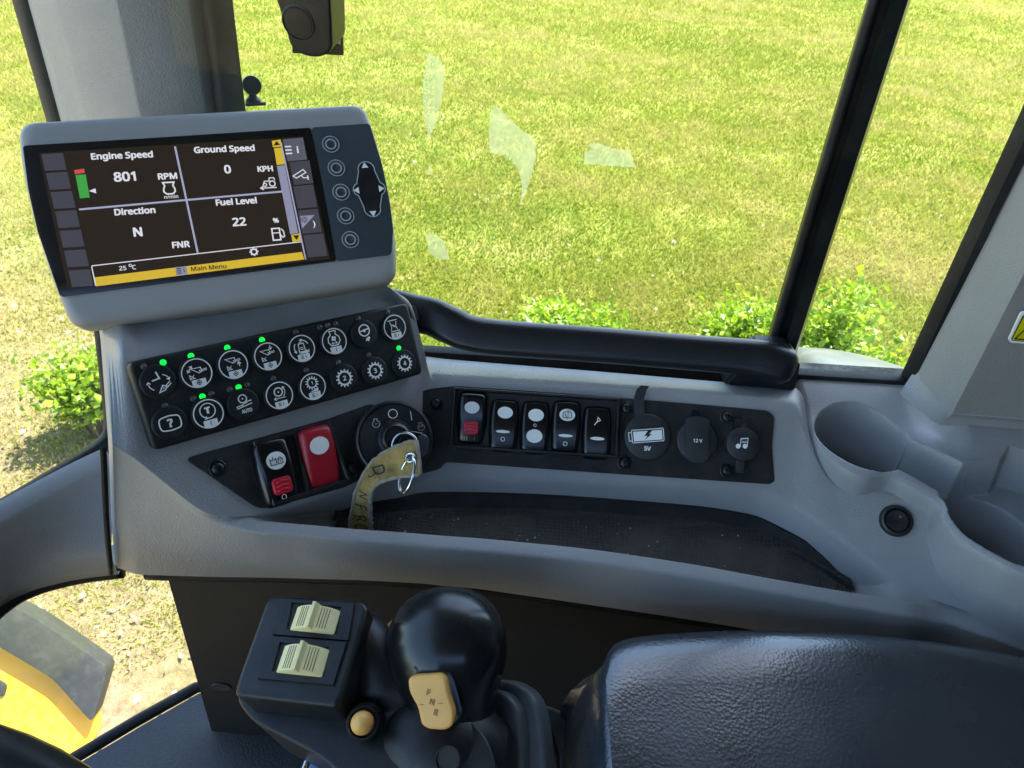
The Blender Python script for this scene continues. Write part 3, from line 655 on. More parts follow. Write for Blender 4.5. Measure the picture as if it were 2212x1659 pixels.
    cols = np.array([[np.asarray(p, float) for p in c_] for c_ in cols])
    # monotone cubic interpolation between columns
    n = len(cols); s = np.concatenate([[0], np.cumsum(np.linalg.norm(cols[1:, 2] - cols[:-1, 2], axis=1) + 0.006)])
    def pchip(xs, ys, xq):
        h = np.diff(xs); d = np.diff(ys, axis=0) / h[:, None, None]; m = np.zeros_like(ys)
        for i in range(1, len(xs) - 1):
            w1, w2 = 2 * h[i] + h[i - 1], h[i] + 2 * h[i - 1]; ok = d[i - 1] * d[i] > 0
            with np.errstate(divide='ignore', invalid='ignore'):
                m[i] = np.where(ok, (w1 + w2) / (w1 / np.where(ok, d[i - 1], 1) + w2 / np.where(ok, d[i], 1)), 0)
        m[0], m[-1] = d[0], d[-1]
        i = np.clip(np.searchsorted(xs, xq) - 1, 0, len(xs) - 2); t_ = ((xq - xs[i]) / h[i])[:, None, None]; H_ = h[i][:, None, None]
        return (2 * t_ ** 3 - 3 * t_ ** 2 + 1) * ys[i] + (t_ ** 3 - 2 * t_ ** 2 + t_) * H_ * m[i] + (-2 * t_ ** 3 + 3 * t_ ** 2) * ys[i + 1] + (t_ ** 3 - t_ ** 2) * H_ * m[i + 1]
    SQ = np.concatenate([np.linspace(0, s[-2], 260), np.linspace(s[-2], s[-1], 12)[1:]])
    q = pchip(s, cols, SQ)
    rad = [0, 0.008, 0.0045, 0.003, 0.004, 0.0016, 0.0026, 0.02, 0.003, 0]
    rings = []
    for c in q:
        o = []
        for j in range(len(c)):
            if j in (0, len(c) - 1): o.append(c[j]); continue
            a, b, d = c[j - 1], c[j], c[j + 1]; la, ld = np.linalg.norm(a - b), np.linalg.norm(d - b)
            r = min(rad[j], 0.48 * la, 0.48 * ld); pa, pd = b + (a - b) / max(la, 1e-9) * r, b + (d - b) / max(ld, 1e-9) * r
            for k in range(6):
                u = k / 5; o.append(pa * (1 - u) ** 2 + 2 * b * u * (1 - u) + pd * u * u)
        # a few extra points on the long flats so shading stays even
        rings.append(o)
    me = loft('body', rings, closed=False)
    link('body', me, grey, t, world=True)
    # left end: side wall that closes the pod towards the windshield
    first = q[0]; back = [p + np.array([-0.012, 0.03, -0.012]) for p in first[:9]]
    link('end_cover', loft('end_cover', [list(first[:9]), [p + np.array([-0.006, 0.006, -0.002]) for p in first[:9]], back], closed=False), grey, t, world=True)
    # black edging strip below the front edge
    Hs = [r[8] for r in q]
    path = [p + np.array([0, 0.006, -0.004]) for p in Hs[6::4]]
    link('edge_strip', tube('edge_strip', path, [(0.005, 0.005)] * len(path), 8), rubber, t, world=True)
    # rubber tray liner
    idx = [k for k in range(len(q)) if s is not None]
    sq = SQ
    sel = [k for k in range(260) if s[5] + 0.02 < sq[k] < s[16] - 0.003]
    mr, lipr = [], []
    for k in sel:
        d, e = q[k][3], q[k][4]
        mr.append([d + np.array([0, 0.001, 0.004]), d + np.array([0, -0.004, 0.0045]), d + (e - d) * .2 + np.array([0, 0, 0.0022]), d + (e - d) * .6 + np.array([0, 0, 0.0022]), e + np.array([0, 0, 0.0022])])
    link('tray_liner', loft('tray_liner', mr, False, deg=40), mat_rub, t, world=True)
    band = []
    for j_, k in enumerate(sel):
        tp_ = min(1.0, (len(sel) - 1 - j_) / 16.0, j_ / 6.0); d = q[k][3]; wd = unit((q[k][2] - d)) * max(.12, tp_); band.append([d + wd * .013 + np.array([0, .001, 0]), d + wd * .0125 + np.array([0, -.0022, .0004]), d + wd * .006 + np.array([0, -.0034, .0006]), d + np.array([0, -.0055, .0034]), d + np.array([0, -.009, .0024])])
    link('liner_rim', loft('liner_rim', band, False, deg=60), black_tex, t, world=True)
    return t, q
con, CQ = console()

# ---- cup holder block: moulded deck with two wells joined by a channel
def cups():
    nx, ny = 600, 320; x0, x1, y0, y1 = 0.185, 0.70, 0.215, YW + 0.004
    X, Y = np.meshgrid(np.linspace(x0, x1, nx), np.linspace(y0, y1, ny))
    def sdpoly(P):
        P = [np.asarray(p, float) for p in P]; d = np.full(X.shape, 1e9); ins = np.zeros(X.shape, bool)
        for i in range(len(P)):
            a, b = P[i - 1], P[i]; e = b - a; t = np.clip(((X - a[0]) * e[0] + (Y - a[1]) * e[1]) / (e @ e), 0, 1)
            d = np.minimum(d, np.hypot(X - a[0] - t * e[0], Y - a[1] - t * e[1]))
            c = ((a[1] > Y) != (b[1] > Y)) & (X < (b[0] - a[0]) * (Y - a[1]) / (b[1] - a[1] + 1e-12) + a[0]); ins ^= c
        return np.where(ins, -d, d)
    sm = lambda d, w: (lambda u: u * u * (3 - 2 * u))(np.clip(d / w, 0, 1))
    RZ = -0.334
    RZ2 = -0.344
    rim = [atz(x, y, z)[:2] for x, y, z in ((1738, 884, RZ), (1746, 912, RZ), (1772, 962, RZ), (1820, 1001, RZ), (1873, 1023, RZ), (1926, 1022, RZ), (1978, 1045, RZ - .0005), (2034, 1075, RZ - .002), (2047, 1108, RZ - .004), (2085, 1156, RZ - .007), (2150, 1204, RZ2), (2212, 1234, RZ2), (2330, 1268, RZ2), (2460, 1270, RZ2))]
    rim = [tuple(p[:2]) for p in catmull([np.array([*p, 0]) for p in rim], 5)]
    outer = sdpoly(rim + [(0.80, rim[-1][1]), (0.80, 0.52), (rim[0][0] - 0.006, 0.52)])
    cc = atz(1866, 944, RZ)[:2]; c1 = np.hypot(X - cc[0], Y - cc[1]) - 0.0338
    k2 = atz(2166, 1118, RZ2)[:2]; c2 = np.hypot((X - k2[0]), (Y - k2[1])) - 0.0375
    c2 = np.maximum(c2, outer + 0.0078)
    ch = sdpoly([atz(x, y, RZ)[:2] for x, y in ((1930, 950), (1965, 944), (2081, 998), (2158, 993), (2172, 974), (2290, 1000), (2330, 1180), (2110, 1120), (2062, 1082), (2034, 1054), (1960, 1020), (1910, 1000))])
    # deck: level with the ledge near the window, falling to the rim
    RZ = RZ + (RZ2 - RZ) * sm(0.385 - Y, 0.07)
    deck = RZ + (LEDGE - 0.0015 - RZ) * sm(Y - (cc[1] + 0.012), 0.045)
    deck = np.maximum(deck, RZ + 0.012 * sm(X - 0.318, 0.02) * sm(Y - 0.385, 0.03))
    # riser towards the rear pillar
    rp = np.array(atz(2030, 915, LEDGE)[:2]); rq = np.array(atz(2212, 938, LEDGE)[:2]); e = unit(rq - rp); nn = np.array([-e[1], e[0]]); dd = (X - rp[0]) * nn[0] + (Y - rp[1]) * nn[1]
    h = deck.copy()
    h -= 0.030 * sm(-ch, 0.0065)
    f1 = -0.397; h = np.minimum(h, np.where(c1 < 0.004, deck - (deck - f1) * sm(0.0015 - c1, 0.0075), h))
    f1b = -0.374; ring = np.hypot(X - cc[0], Y - cc[1])
    f2 = -0.420; h = np.minimum(h, np.where(c2 < 0.004, np.minimum(h, deck - 0.018) - (deck - 0.018 - f2) * sm(0.0015 - c2, 0.0085), h))
    # soft outer rim, then the outside wall
    h = h - 0.0018 * sm(outer + 0.0045, 0.0045) ** 2
    wall = sm(outer, 0.008)
    h = h - 0.10 * wall
    v = np.stack([X, Y, h], -1).reshape(-1, 3)
    keep = (outer < 0.0100)
    f = []
    kk = keep.reshape(-1); I = np.arange(ny * nx).reshape(ny, nx)
    a, b, c_, d = I[:-1, :-1].ravel(), I[:-1, 1:].ravel(), I[1:, 1:].ravel(), I[1:, :-1].ravel(); ok = kk[a] & kk[b] & kk[c_] & kk[d]
    Q = np.stack([a, b, c_, d], 1)[ok]; used = np.unique(Q); mp = np.full(ny * nx, -1); mp[used] = np.arange(len(used))
    me = mesh('cup_holder', v[used], [tuple(map(int, r)) for r in mp[Q]])
    o = link('cup_holder', me, grey, con, True, world=True); o['label'] = 'grey moulded deck with two round cup wells joined by a channel'
    return o
cups()
def debris():
    v, f = [], []
    def speck(c, r):
        k = len(v)
        for e in ((1, 0, 0), (0, 1, 0), (-1, 0, 0), (0, -1, 0), (0, 0, .8)): v.append(c + np.array(e) * r * np.array([random.uniform(.6, 1.4), random.uniform(.6, 1.4), 1]))
        f.extend([(k + q, k + (q + 1) % 4, k + 4) for q in range(4)])
    for _ in range(46):
        r_ = CQ[random.randrange(70, 165)]; u = random.random(); speck(r_[3] + (r_[4] - r_[3]) * u + np.array([0, 0, .0024]), random.uniform(.0003, .0009))
    for _ in range(40):
        r_ = CQ[random.randrange(90, 170)]; u = random.random(); speck(r_[0] + (r_[1] - r_[0]) * u + np.array([0, 0, .0002]), random.uniform(.0002, .0005))
    o = link('debris', mesh('debris', v, f), mat('crumb', (.5, .47, .38), .9)); o['kind'] = 'stuff'; o['label'] = 'pale crumbs of dirt in the console tray'
debris()
def round_button():
    F = Frame(R2(1935, 1125), nR2); k = F.k
    b = link('round_button', lathe('round_button', [(34 * k, -0.004), (34 * k, 0.0012), (31 * k, 0.0030), (26 * k, 0.0034), (25 * k, 0.0016), (24 * k, 0.0014)], 40, 50), black, con)
    b.matrix_basis = Matrix.Translation(-Vector(con.location)) @ F.M(); b['label'] = 'small round black push button set in the grey console'
    link('cap', lathe('cap', [(23.5 * k, 0.0), (23.5 * k, 0.0022), (22 * k, 0.0030), (12 * k, 0.0026), (1e-7, 0.0024)], 36, 50), black, b)
    s = Sym(); s.disc(4 * k, 10 * k, 3 * k, 10); s.build('lamp', mat('amber_lamp', (0.22, 0.09, 0.05), 0.4), b, 0.0036)
round_button()

# neck that carries the monitor
def monitor():
    K = [(84.8, 330), (658, 295), (714, 560), (147, 625)]
    nM = unit(np.array([0.299, -0.709, 0.638])); o = atd(400, 455, 0.424)
    dx = atp(658, 295, o, nM) - atp(84.8, 330, o, nM)
    F = Frame(o, nM, dx); k = F.k
    t = thing('display_monitor', 'grey framed display monitor with a dark screen showing engine speed 801', 'monitor', F)
    q = lambda *a: [F.loc(x, y) for x, y in a]
    outl = q((34, 260), (400, 240), (788, 220), (822, 320), (846, 430), (859, 540), (858, 606), (500, 664), (152, 711), (104, 592), (66, 470), (38, 340))
    outl = [tuple(p) for p in roundpoly(outl, [.0085, .02, .0085, .02, .02, .015, .0085, .02, .0095, .02, .02, .02], 9)]
    c = np.mean(outl, axis=0)
    def ins(P, d):
        P = [np.asarray(p) for p in P]; o_ = []
        for i in range(len(P)):
            a, b = P[i - 1], P[(i + 1) % len(P)]; tg = unit(b - a); o_.append(P[i] + np.array([-tg[1], tg[0]]) * d)
        return o_
    ol = outl if area2(outl) > 0 else outl[::-1]
    rings = []
    for d, z in ((0.022, -0.046), (0.010, -0.044), (0.004, -0.034), (0.0, -0.018), (0.0, -0.006), (0.0007, -0.003), (0.0025, -0.0007), (0.005, 0.0), (0.0075, 0.0002)):
        rings.append([(c[0] + (p[0] - c[0]) * (1 - d / .095), c[1] + (p[1] - c[1]) * (1 - d / .058), z) for p in ol])
    link('housing', loft('housing', rings, True, True, True), grey_mon, t)
    # recessed dark fascia
    fas = q((50, 316), (300, 301), (671, 277), (698, 405), (726, 565), (500, 594), (131, 642), (108, 575), (82, 500), (62, 410))
    link('fascia', prism('fascia', roundpoly(fas, 0.002), -0.002, 0.0011, 0.0003), glassblack, t)
    bp = q((672, 277), (798, 268), (826, 360), (842, 440), (849, 500), (845, 551), (727, 565), (698, 405))
    link('button_panel', prism('button_panel', roundpoly(bp, 0.0025), -0.002, 0.0013, 0.0003), btn_panel, t)
    # screen
    sc = link('screen', prism('screen', q((86, 333), (655, 297), (713, 560), (148, 624)), 0.0005, 0.0017, 0), scr_bg, t)
    sc['label'] = 'lit screen reading engine speed 801, ground speed 0, direction N, fuel level 22'
    ZS = 0.0020
    dirx = F.loc(555, 323) - F.loc(425, 333)
    def rot_at(a, b): d = F.loc(*b) - F.loc(*a); return math.atan2(d[1], d[0])
    RX = rot_at((200, 455), (600, 431))
    def txt(s, px, py, hpx, m=scr_txt, bold=0.026, sx=1.06, name='lettering', z=ZS):
        p = F.loc(px, py); y = Sym(hpx * k * 1.38, p[0], p[1], RX); y.text(s, 0, 0, 1.0, bold, 0, sx); return y.build(name, m, sc, z)
    txt('Engine Speed', 266, 340, 19); txt('Ground Speed', 486, 326, 19); txt('Direction', 293, 458, 19); txt('Fuel Level', 511, 437, 19)
    txt('801', 271, 384, 28, bold=0.022); txt('0', 492, 368, 26, bold=0.022); txt('N', 299, 503, 27, bold=0.025); txt('22', 517, 481, 26, bold=0.022)
    txt('RPM', 363, 383, 19); txt('KPH', 573, 367, 18); txt('FNR', 392, 530, 19); txt('%', 596, 478, 15); txt('n/min', 371, 427, 10.5, bold=0.01)
    txt('25   C', 277, 580, 13, bold=0.012); txt('Main Menu', 452, 580, 14, scr_blk, 0.012, z=ZS + 0.0006)
    y = Sym(k, *F.loc(283, 575)); y.ring(0, 0, 2.6, 1.3, 12); y.build('lettering', scr_txt, sc, ZS)
    ln = lambda nm, m, w, *pts, z=ZS: Sym().stroke(q(*pts), w * k).build(nm, m, sc, z)
    ln('grid_line', scr_line, 4, (379, 319), (428, 548)); ln('grid_line', scr_line, 4, (173, 455), (611, 416), z=ZS + 0.0002)
    ln('grid_line', scr_txt, 2, (200, 576), (651, 524)); ln('grid_line', scr_txt, 2, (200, 577), (209, 619), z=ZS + 0.0002); ln('grid_line', scr_line, 3, (607, 310), (660, 562), z=ZS + 0.0003)
    pl = lambda nm, m, *pts, z=ZS: Sym().poly(q(*pts)).build(nm, m, sc, z)
    pl('status_bar', scr_yel, (205, 601), (652, 546), (657, 562), (210, 620))
    pl('gauge_red', scr_red, (162, 370), (184, 367), (185, 376), (164, 379)); pl('gauge_green', scr_grn, (165, 381), (187, 379), (196, 429), (175, 431)); pl('gauge_pointer', scr_txt, (194, 415), (208, 409), (210, 420))
    pl('scroll_arrow', scr_yel, (587, 307), (606, 304), (609, 319), (590, 321)); pl('scroll_thumb', scr_yel, (592, 323), (610, 321), (615, 357), (598, 359)); pl('scroll_track', scr_bar, (598, 361), (615, 359), (644, 505), (627, 508)); pl('scroll_arrow', scr_yel, (629, 509), (647, 506), (650, 522), (632, 525))
    [Sym().poly(q(*pp)).build('arrow_print', scr_blk, sc, ZS + 0.0005) for pp in (((591, 318), (597, 308), (605, 316)), ((633, 511), (646, 510), (641, 521)))]
    for a in range(7):
        u = a / 6.0; x0, y0 = 92 + u * 58, 336 + u * 250 - 2 * math.sin(u * 3.14)
        pl('side_tab', scr_tab, (x0, y0), (x0 + 46, y0 - 3), (x0 + 54, y0 + 33), (x0 + 8, y0 + 36))
    tabs = [(611, 304), (625, 353), (633, 405), (643, 457), (655, 510)]
    for (x0, y0), (m_, hh) in zip(tabs, ((scr_line, 47), (scr_tab, 49), (scr_tab, 48), (scr_tab, 50), (scr_tab, 48))):
        m2 = scr_tab if m_ is scr_tab else mat('screen_menu_tab', (0.05, 0.05, 0.06), .35, emit=(0.13, 0.125, 0.16), emit_s=.3)
        pl('menu_tab', m2, (x0, y0), (x0 + 43, y0 - 4), (x0 + 52, y0 + hh - 4), (x0 + 10, y0 + hh))
    ZI = ZS + 0.0006
    def ic(px, py, s): p = F.loc(px, py); return Sym(s * k, p[0], p[1], RX)
    y = ic(634, 327, 1.0); [y.stroke([(-18, d), (-4, d)], 3) for d in (8, 0, -8)]; y.text('i', 9, 0, 30, 0.02); y.build('menu_icon', scr_txt, sc, ZI)
    y = ic(393, 587, 0.8); y.poly(rect(0, 0, 28, 22)); y.build('menu_icon', scr_bar, sc, ZI - 0.0002)
    y = ic(393, 587, 0.7); [y.stroke([(-12, d), (0, d)], 3) for d in (7, 0, -7)]; y.text('i', 8, 0, 24, 0.015); y.build('menu_icon', scr_blk, sc, ZI + 0.0003)
    y = ic(648, 379, 1.0); y.stroke([(-16, -4), (8, 10), (13, 3), (-9, -9)], 2, True); y.stroke([(2, -3), (6, -9), (16, -9)], 2); y.stroke([(16, -4), (16, -14)], 2.5); y.build('camera_icon', scr_txt, sc, ZI)
    y = ic(667, 482, 1.0); y.poly([(-17, 15), (15, 15), (-17, -14)]); y.build('day_icon', scr_bar, sc, ZI)
    y = ic(657, 477, 1.0); y.ring(0, 0, 4, 1.6, 16); [y.stroke([(5.5 * math.cos(a * .785), 5.5 * math.sin(a * .785)), (8.5 * math.cos(a * .785), 8.5 * math.sin(a * .785))], 1.3) for a in range(8)]; y.build('day_icon', scr_blk, sc, ZI + 0.0002)
    y = ic(673, 488, 1.0); y.poly([(2, -9), (6, -6), (8.5, 0), (7, 6), (3, 10), (5, 5), (5.5, 0), (4.5, -5)]); y.build('day_icon', scr_txt, sc, ZI + 0.0002)
    y = ic(367, 411, 1.0); y.stroke([(-11, 14), (11, 14), (8, 7), (11, 0), (11, -6), (6, -11), (-6, -11), (-11, -6), (-11, 0), (-8, 7)], 3, True); y.build('engine_icon', scr_txt, sc, ZI)
    y = ic(580, 398, 1.0); y.arrow((16, -11), (-18, -11), 2.2, 6, 4); y.ring(8, -2, 6, 2.4, 18); y.ring(-8, -4, 3.5, 2.2, 14); y.stroke([(-10, 0), (-8, 4), (2, 4), (3, 11), (13, 11), (14, 5)], 2); y.build('tractor_icon', scr_txt, sc, ZI)
    y = ic(601, 508, 1.0); y.stroke([(-12, -13), (-12, 13), (4, 13), (4, -13)], 3, True); y.stroke([(-11, 3), (3, 3)], 2); y.stroke([(4, 0), (9, -8), (13, -6), (12, 6), (7, 12)], 2.4); y.build('fuel_icon', scr_txt, sc, ZI)
    y = ic(549, 546, 1.0); y.ring(0, 0, 6, 3, 16); [y.poly([((8 + s * 1.5) * math.cos(a * .785 + e), (8 + s * 1.5) * math.sin(a * .785 + e)) for s, e in ((-1, -.2), (1, -.16), (1, .16), (-1, .2))]) for a in range(8)]; y.build('gear_icon', scr_txt, sc, ZI)
    # round keys and direction pad
    for (x, y_) in ((714, 315), (726, 366), (736, 418), (746, 469), (756, 520)):
        p = F.loc(x, y_); b = link('button', lathe('button', [(15 * k, 0.0), (15 * k, 0.0022), (13 * k, 0.0026), (6 * k, 0.0019), (1e-7, 0.0017)], 28, 50), btn_panel, t); b.location = (p[0], p[1], 0)
        Sym().ring(0, 0, 18.5 * k, 1.8 * k).ring(0, 0, 11 * k, 2.4 * k).build('ring_print', ring_grey, b, 0.0028)
    p = F.loc(797, 411)
    d = Sym(k, p[0], p[1], RX)
    pad = [(0 + 19 * math.cos(R_(a)), 46 + 19 * math.sin(R_(a))) for a in range(-10, 191, 20)] + [(-22 + 15 * math.cos(R_(a)), 0 + 15 * math.sin(R_(a))) for a in range(110, 251, 20)] + [(0 + 19 * math.cos(R_(a)), -46 + 19 * math.sin(R_(a))) for a in range(170, 371, 20)] + [(22 + 15 * math.cos(R_(a)), 15 * math.sin(R_(a))) for a in range(-70, 71, 20)]
    M2 = [np.array(d_) * k for d_ in pad]; ca, sa = math.cos(d.rot), math.sin(d.rot); M2 = [(a[0] * ca - a[1] * sa + p[0], a[0] * sa + a[1] * ca + p[1]) for a in M2]
    dp = link('direction_pad', prism('direction_pad', M2, 0.0, 0.0022, 0.0006), black, t)
    Sym().stroke(M2, 2.4 * k, True).build('outline_print', ring_grey, dp, 0.0024)
    for x, y_, a in ((787, 361, 90), (805, 463, 270), (770, 414, 180), (822, 410, 0)):
        pp = F.loc(x, y_); Sym(k, pp[0], pp[1], d.rot + R_(a)).poly([(8, 0), (-5, 8), (-5, -8)]).build('arrow', white, dp, 0.0026)
    # mounting neck down to the console
    base = [np.array(atz(x, y, -0.247)) for x, y in ((352, 690), (392, 712), (500, 702), (545, 676), (500, 640), (380, 645))]
    top = [F.pt(a, b, -0.040) for a, b in ((-0.035, -0.040), (-0.02, -0.046), (0.02, -0.046), (0.035, -0.040), (0.03, -0.01), (-0.03, -0.01))]
    link('mounting_neck', loft('mounting_neck', [base, [(a + b) / 2 + np.array([0, 0.004, 0]) for a, b in zip(base, top)], top], True), grey, t, world=True)
    return t, F
mon, MF = monitor()

# ================================================================== KEYPAD
def keypad():
    nK = unit(np.array([0.621, -0.599, 0.505])); o = atd(600, 815, 0.4416)
    dx = atp(880, 655, o, nK) - atp(278, 783, o, nK); F = Frame(o, nK, dx); k = F.k
    t = thing('button_keypad', 'black sixteen button keypad with white symbols and green lights below the monitor', 'keypad', F)
    out = roundpoly([F.loc(x, y) for x, y in ((277, 783), (881, 654), (915, 807), (332, 975))], 0.0045)
    link('body', prism('body', out, -0.030, 0.0, 0.0022, 3), keypad_rub, t)
    R = 0.0086
    def gear(y, cx, cy, r, w, teeth=14):
        y.ring(cx, cy, r, w, 32)
        for a in range(teeth):
            c = 2 * math.pi * a / teeth; y.poly([(cx + (r + w / 2 + q) * math.cos(c + e), cy + (r + w / 2 + q) * math.sin(c + e)) for q, e in ((-.02, -.11), (.13, -.08), (.13, .08), (-.02, .11))])
    def bucket(y, cx, cy, s=1.0, w=.06):
        y.stroke([(cx - .42 * s, cy + .16 * s), (cx + .22 * s, cy + .16 * s), (cx + .26 * s, cy - .12 * s), (cx + .06 * s, cy - .2 * s)], w, True); y.disc(cx + .13 * s, cy - .06 * s, .055 * s, 10); y.stroke([(cx + .28 * s, cy - .02 * s), (cx + .6 * s, cy + .02 * s)], w * .8); y.stroke([(cx + .28 * s, cy - .11 * s), (cx + .6 * s, cy - .07 * s)], w * .8)
    def lock(y, cx, cy):
        y.stroke([(cx - .16, cy + .16), (cx - .16, cy - .16)], .06); y.stroke([(cx - .14, cy + .12), (cx + .14, cy - .12), (cx - .14, cy - .12), (cx + .14, cy + .12)], .05)
    def g_swap(y): y.stroke([(-.02, .66), (.1, .2), (-.38, .12)], .1); y.arc(.2, -.1, .5, 75, 20, .06); y.arrow((.62, .12), (.66, -.02), .06, .14); y.arc(-.1, -.0, .55, 190, 240, .06); y.arrow((-.62, -.02), (-.62, .08), .06, .14); y.stroke([(-.1, -.72), (.18, -.3), (.42, -.42), (.28, -.62)], .08, True); y.disc(.2, -.48, .05, 8); y.stroke([(.34, -.38), (.68, -.12)], .06); y.stroke([(.42, -.5), (.72, -.26)], .06)
    def g_b1(y): bucket(y, .1, .18); y.arrow((-.5, .2), (-.22, .52), .06, .14); y.arrow((-.3, .42), (-.56, .16), .06, .14); lock(y, -.33, -.2)
    def g_b2(y): bucket(y, -.05, .3); y.arrow((.4, -.2), (.4, .12), .07, .16); lock(y, -.28, -.18)
    def g_b3(y): bucket(y, -.05, .3); y.arrow((.3, .78), (.3, .46), .06, .15); lock(y, -.3, -.14)
    def g_tank(y): y.stroke([(-.2, .36), (.2, .36), (.24, -.24), (-.24, -.24)], .07, True); y.stroke([(-.1, .36), (-.1, .48), (.1, .48)], .05); y.ring(0, .0, .09, .05, 12); [y.arc(0, .06, .56, a, a + 62, .07) for a in (20, 140, 260)]; [y.poly([(.56 * math.cos(R_(a)) + .14 * math.cos(R_(a + 90 + e)), .06 + .56 * math.sin(R_(a)) + .14 * math.sin(R_(a + 90 + e))) for e in (0, 130, 230)]) for a in (86, 206, 326)]
    def engine(y, cx, cy, s, w): y.stroke([(cx - .3 * s, cy + .75 * s), (cx + .3 * s, cy + .75 * s), (cx + .22 * s, cy + .45 * s), (cx + .5 * s, cy + .2 * s), (cx + .55 * s, cy - .15 * s), (cx + .3 * s, cy - .5 * s), (cx - .3 * s, cy - .5 * s), (cx - .55 * s, cy - .15 * s), (cx - .5 * s, cy + .2 * s), (cx - .22 * s, cy + .45 * s)], w, True)
    def g_fan(y): engine(y, 0, .12, .88, .08); [y.disc(.12 * math.cos(a * 1.57 + .5), .2 + .12 * math.sin(a * 1.57 + .5), .1, 10) for a in range(4)]; y.arrow((-.0, -.14), (.22, -.14), .05, .12); y.arrow((.0, -.14), (-.22, -.14), .05, .12)
    def g_wheel(y): y.ring(.02, .26, .44, .1, 32); y.disc(.02, .24, .13, 14); y.stroke([(-.38, .22), (0, .28), (.42, .34)], .1); y.poly([(-.02, -.42), (.14, -.34), (.3, -.26), (.4, -.38), (.3, -.5), (.22, -.66), (.1, -.56), (-.06, -.6), (.0, -.5)])
    def g_valve(y): y.stroke([(-.5, .58), (.32, .58)], .07); y.stroke([(-.36, .46), (-.26, .1), (-.36, -.2)], .06); y.stroke([(.22, .46), (.12, .1), (.22, -.2)], .06); y.stroke([(-.42, -.3), (.42, -.3)], .07); y.stroke([(-.22, .26), (.1, -.02)], .06); y.disc(-.06, .12, .08, 10)
    def g_help(y): y.stroke(roundpoly([(-.62, .4), (0, .5), (.62, .4), (.68, 0), (.62, -.4), (0, -.5), (-.62, -.4), (-.68, 0)], .2, 4), .085, True); y.text('?', 0, -.0, 1.05, .03)
    def g_t(y): y.ring(0, .22, .5, .07, 30); y.text('T', 0, .24, .82, .05); y.arrow((-.32, -.18), (-.14, -.3), .06, .14)
    def g_auto(y): y.ring(0, .38, .28, .08, 26); y.disc(0, .38, .06, 8); y.stroke([(-.55, -.12), (-.3, -.06), (-.1, -.06), (.05, .06), (.2, .06), (.35, .14), (.58, .14)], .07); y.stroke([(-.52, -.24), (.58, -.06)], .07); y.text('AUTO', .1, -.50, .50, .02, 0, .80)
    def g_tyre(y): y.ring(-.02, .26, .3, .09, 26); y.disc(-.02, .26, .06, 8); y.arc(-.02, .26, .48, -50, 40, .06); y.arrow((.42, .44), (.34, .56), .06, .13); y.arrow((.42, -.2), (-.42, -.2), .06, .14)
    def g_n(n):
        def g_(y): gear(y, 0, 0, .50, .13); y.text(n, 0, 0, .72, .02)
        return g_
    def g_1(y): gear(y, 0, .28, .34, .08, 14); y.text('1', 0, .28, .46, .02)
    B = [((340.8, 824.4), 0, g_swap, 0), ((423.2, 806.1), 1, g_b1, 'd'), ((502, 787.8), 1, g_b2, 'd'), ((576.9, 770.2), 1, g_b3, 'd'), ((649.7, 753), 1, g_tank, 'w'), ((719.6, 737.3), 1, g_fan, 'l'), ((785.2, 721.2), 0, g_wheel, 0), ((850, 707.2), 1, g_valve, 'i'),
         ((366.2, 913.6), 0, g_help, 0), ((448.3, 893.6), 1, g_t, 'l'), ((524.6, 872.7), 0, g_auto, 0), ((601.3, 854.1), 1, g_tyre, 'i'), ((673.4, 835.1), 1, g_1, 'w'), ((741.7, 816.8), 0, g_n('2'), 0), ((808.2, 800.7), 0, g_n('3'), 0), ((871.6, 784.6), 0, g_n('4'), 0)]
    disc_r = lathe('button', [(R * 1.12, -0.001), (R * 1.12, 0.0004), (R * 1.10, 0.0010), (R * 1.05, 0.0013), (R * 1.0, 0.0014), (1e-7, 0.0014)], 40, 60)
    for (c, ringed, gl, tab) in B:
        p = F.loc(*c); b = link('button', disc_r, None, t); b.location = (p[0], p[1], 0.0002)
        if not disc_r.materials: disc_r.materials.append(keypad_rub)
        zz = 0.0016
        y = Sym(R, 0, 0, 0); gl(y); y.build('symbol', white, b, zz)
        if ringed:
            y = Sym(R); y.ring(0, 0, .96, .075, 48); y.build('ring_print', white, b, zz + 0.0002)
            a0 = [(.92 * math.cos(R_(a)), .92 * math.sin(R_(a))) for a in np.linspace(238, 302, 9)]
            y = Sym(R); y.poly([(-.46, -.42)] + [(-.46, -.8)] + a0 + [(.46, -.8), (.46, -.42)]); y.build('tab_print', white, b, zz + 0.0003)
            y = Sym(R)
            if tab == 'd': y.stroke([(-.16, -.64), (0, -.46), (.16, -.64), (0, -.82)], .045, True); y.disc(0, -.64, .07, 6)
            elif tab == 'l': y.stroke([(0, -.5), (0, -.78)], .05)
            else:
                [y.stroke([(-.24, d), (-.02, d)], .05) for d in (-.54, -.64, -.74)]; y.text('i', .14, -.64, .4, .02)
            y.build('tab_mark', dark_mark, b, zz + 0.0005)
            if tab == 'w': y = Sym(R); y.poly([(-.36, -.38), (.36, -.38), (.36, -.14)]); y.build('wedge_print', white, b, zz + 0.0002)
    ld = lathe('indicator_light', [(0.0018, -0.0005), (0.0018, 0.0002), (0.0013, 0.0006), (1e-7, 0.0009)], 16, 60)
    ld2 = ld.copy(); ld.materials.append(led_on); ld2.materials.append(led_off)
    for x, y in ((352.2, 783.1), (412.4, 769.1), (490.7, 751.3), (565.7, 734.3), (437.1, 856.6), (515.2, 836.6), (861, 751.9)):
        p = F.loc(x, y); o_ = link('indicator_light', ld, None, t); o_.location = (p[0], p[1], 0.0003); o_['label'] = 'lit green indicator light'
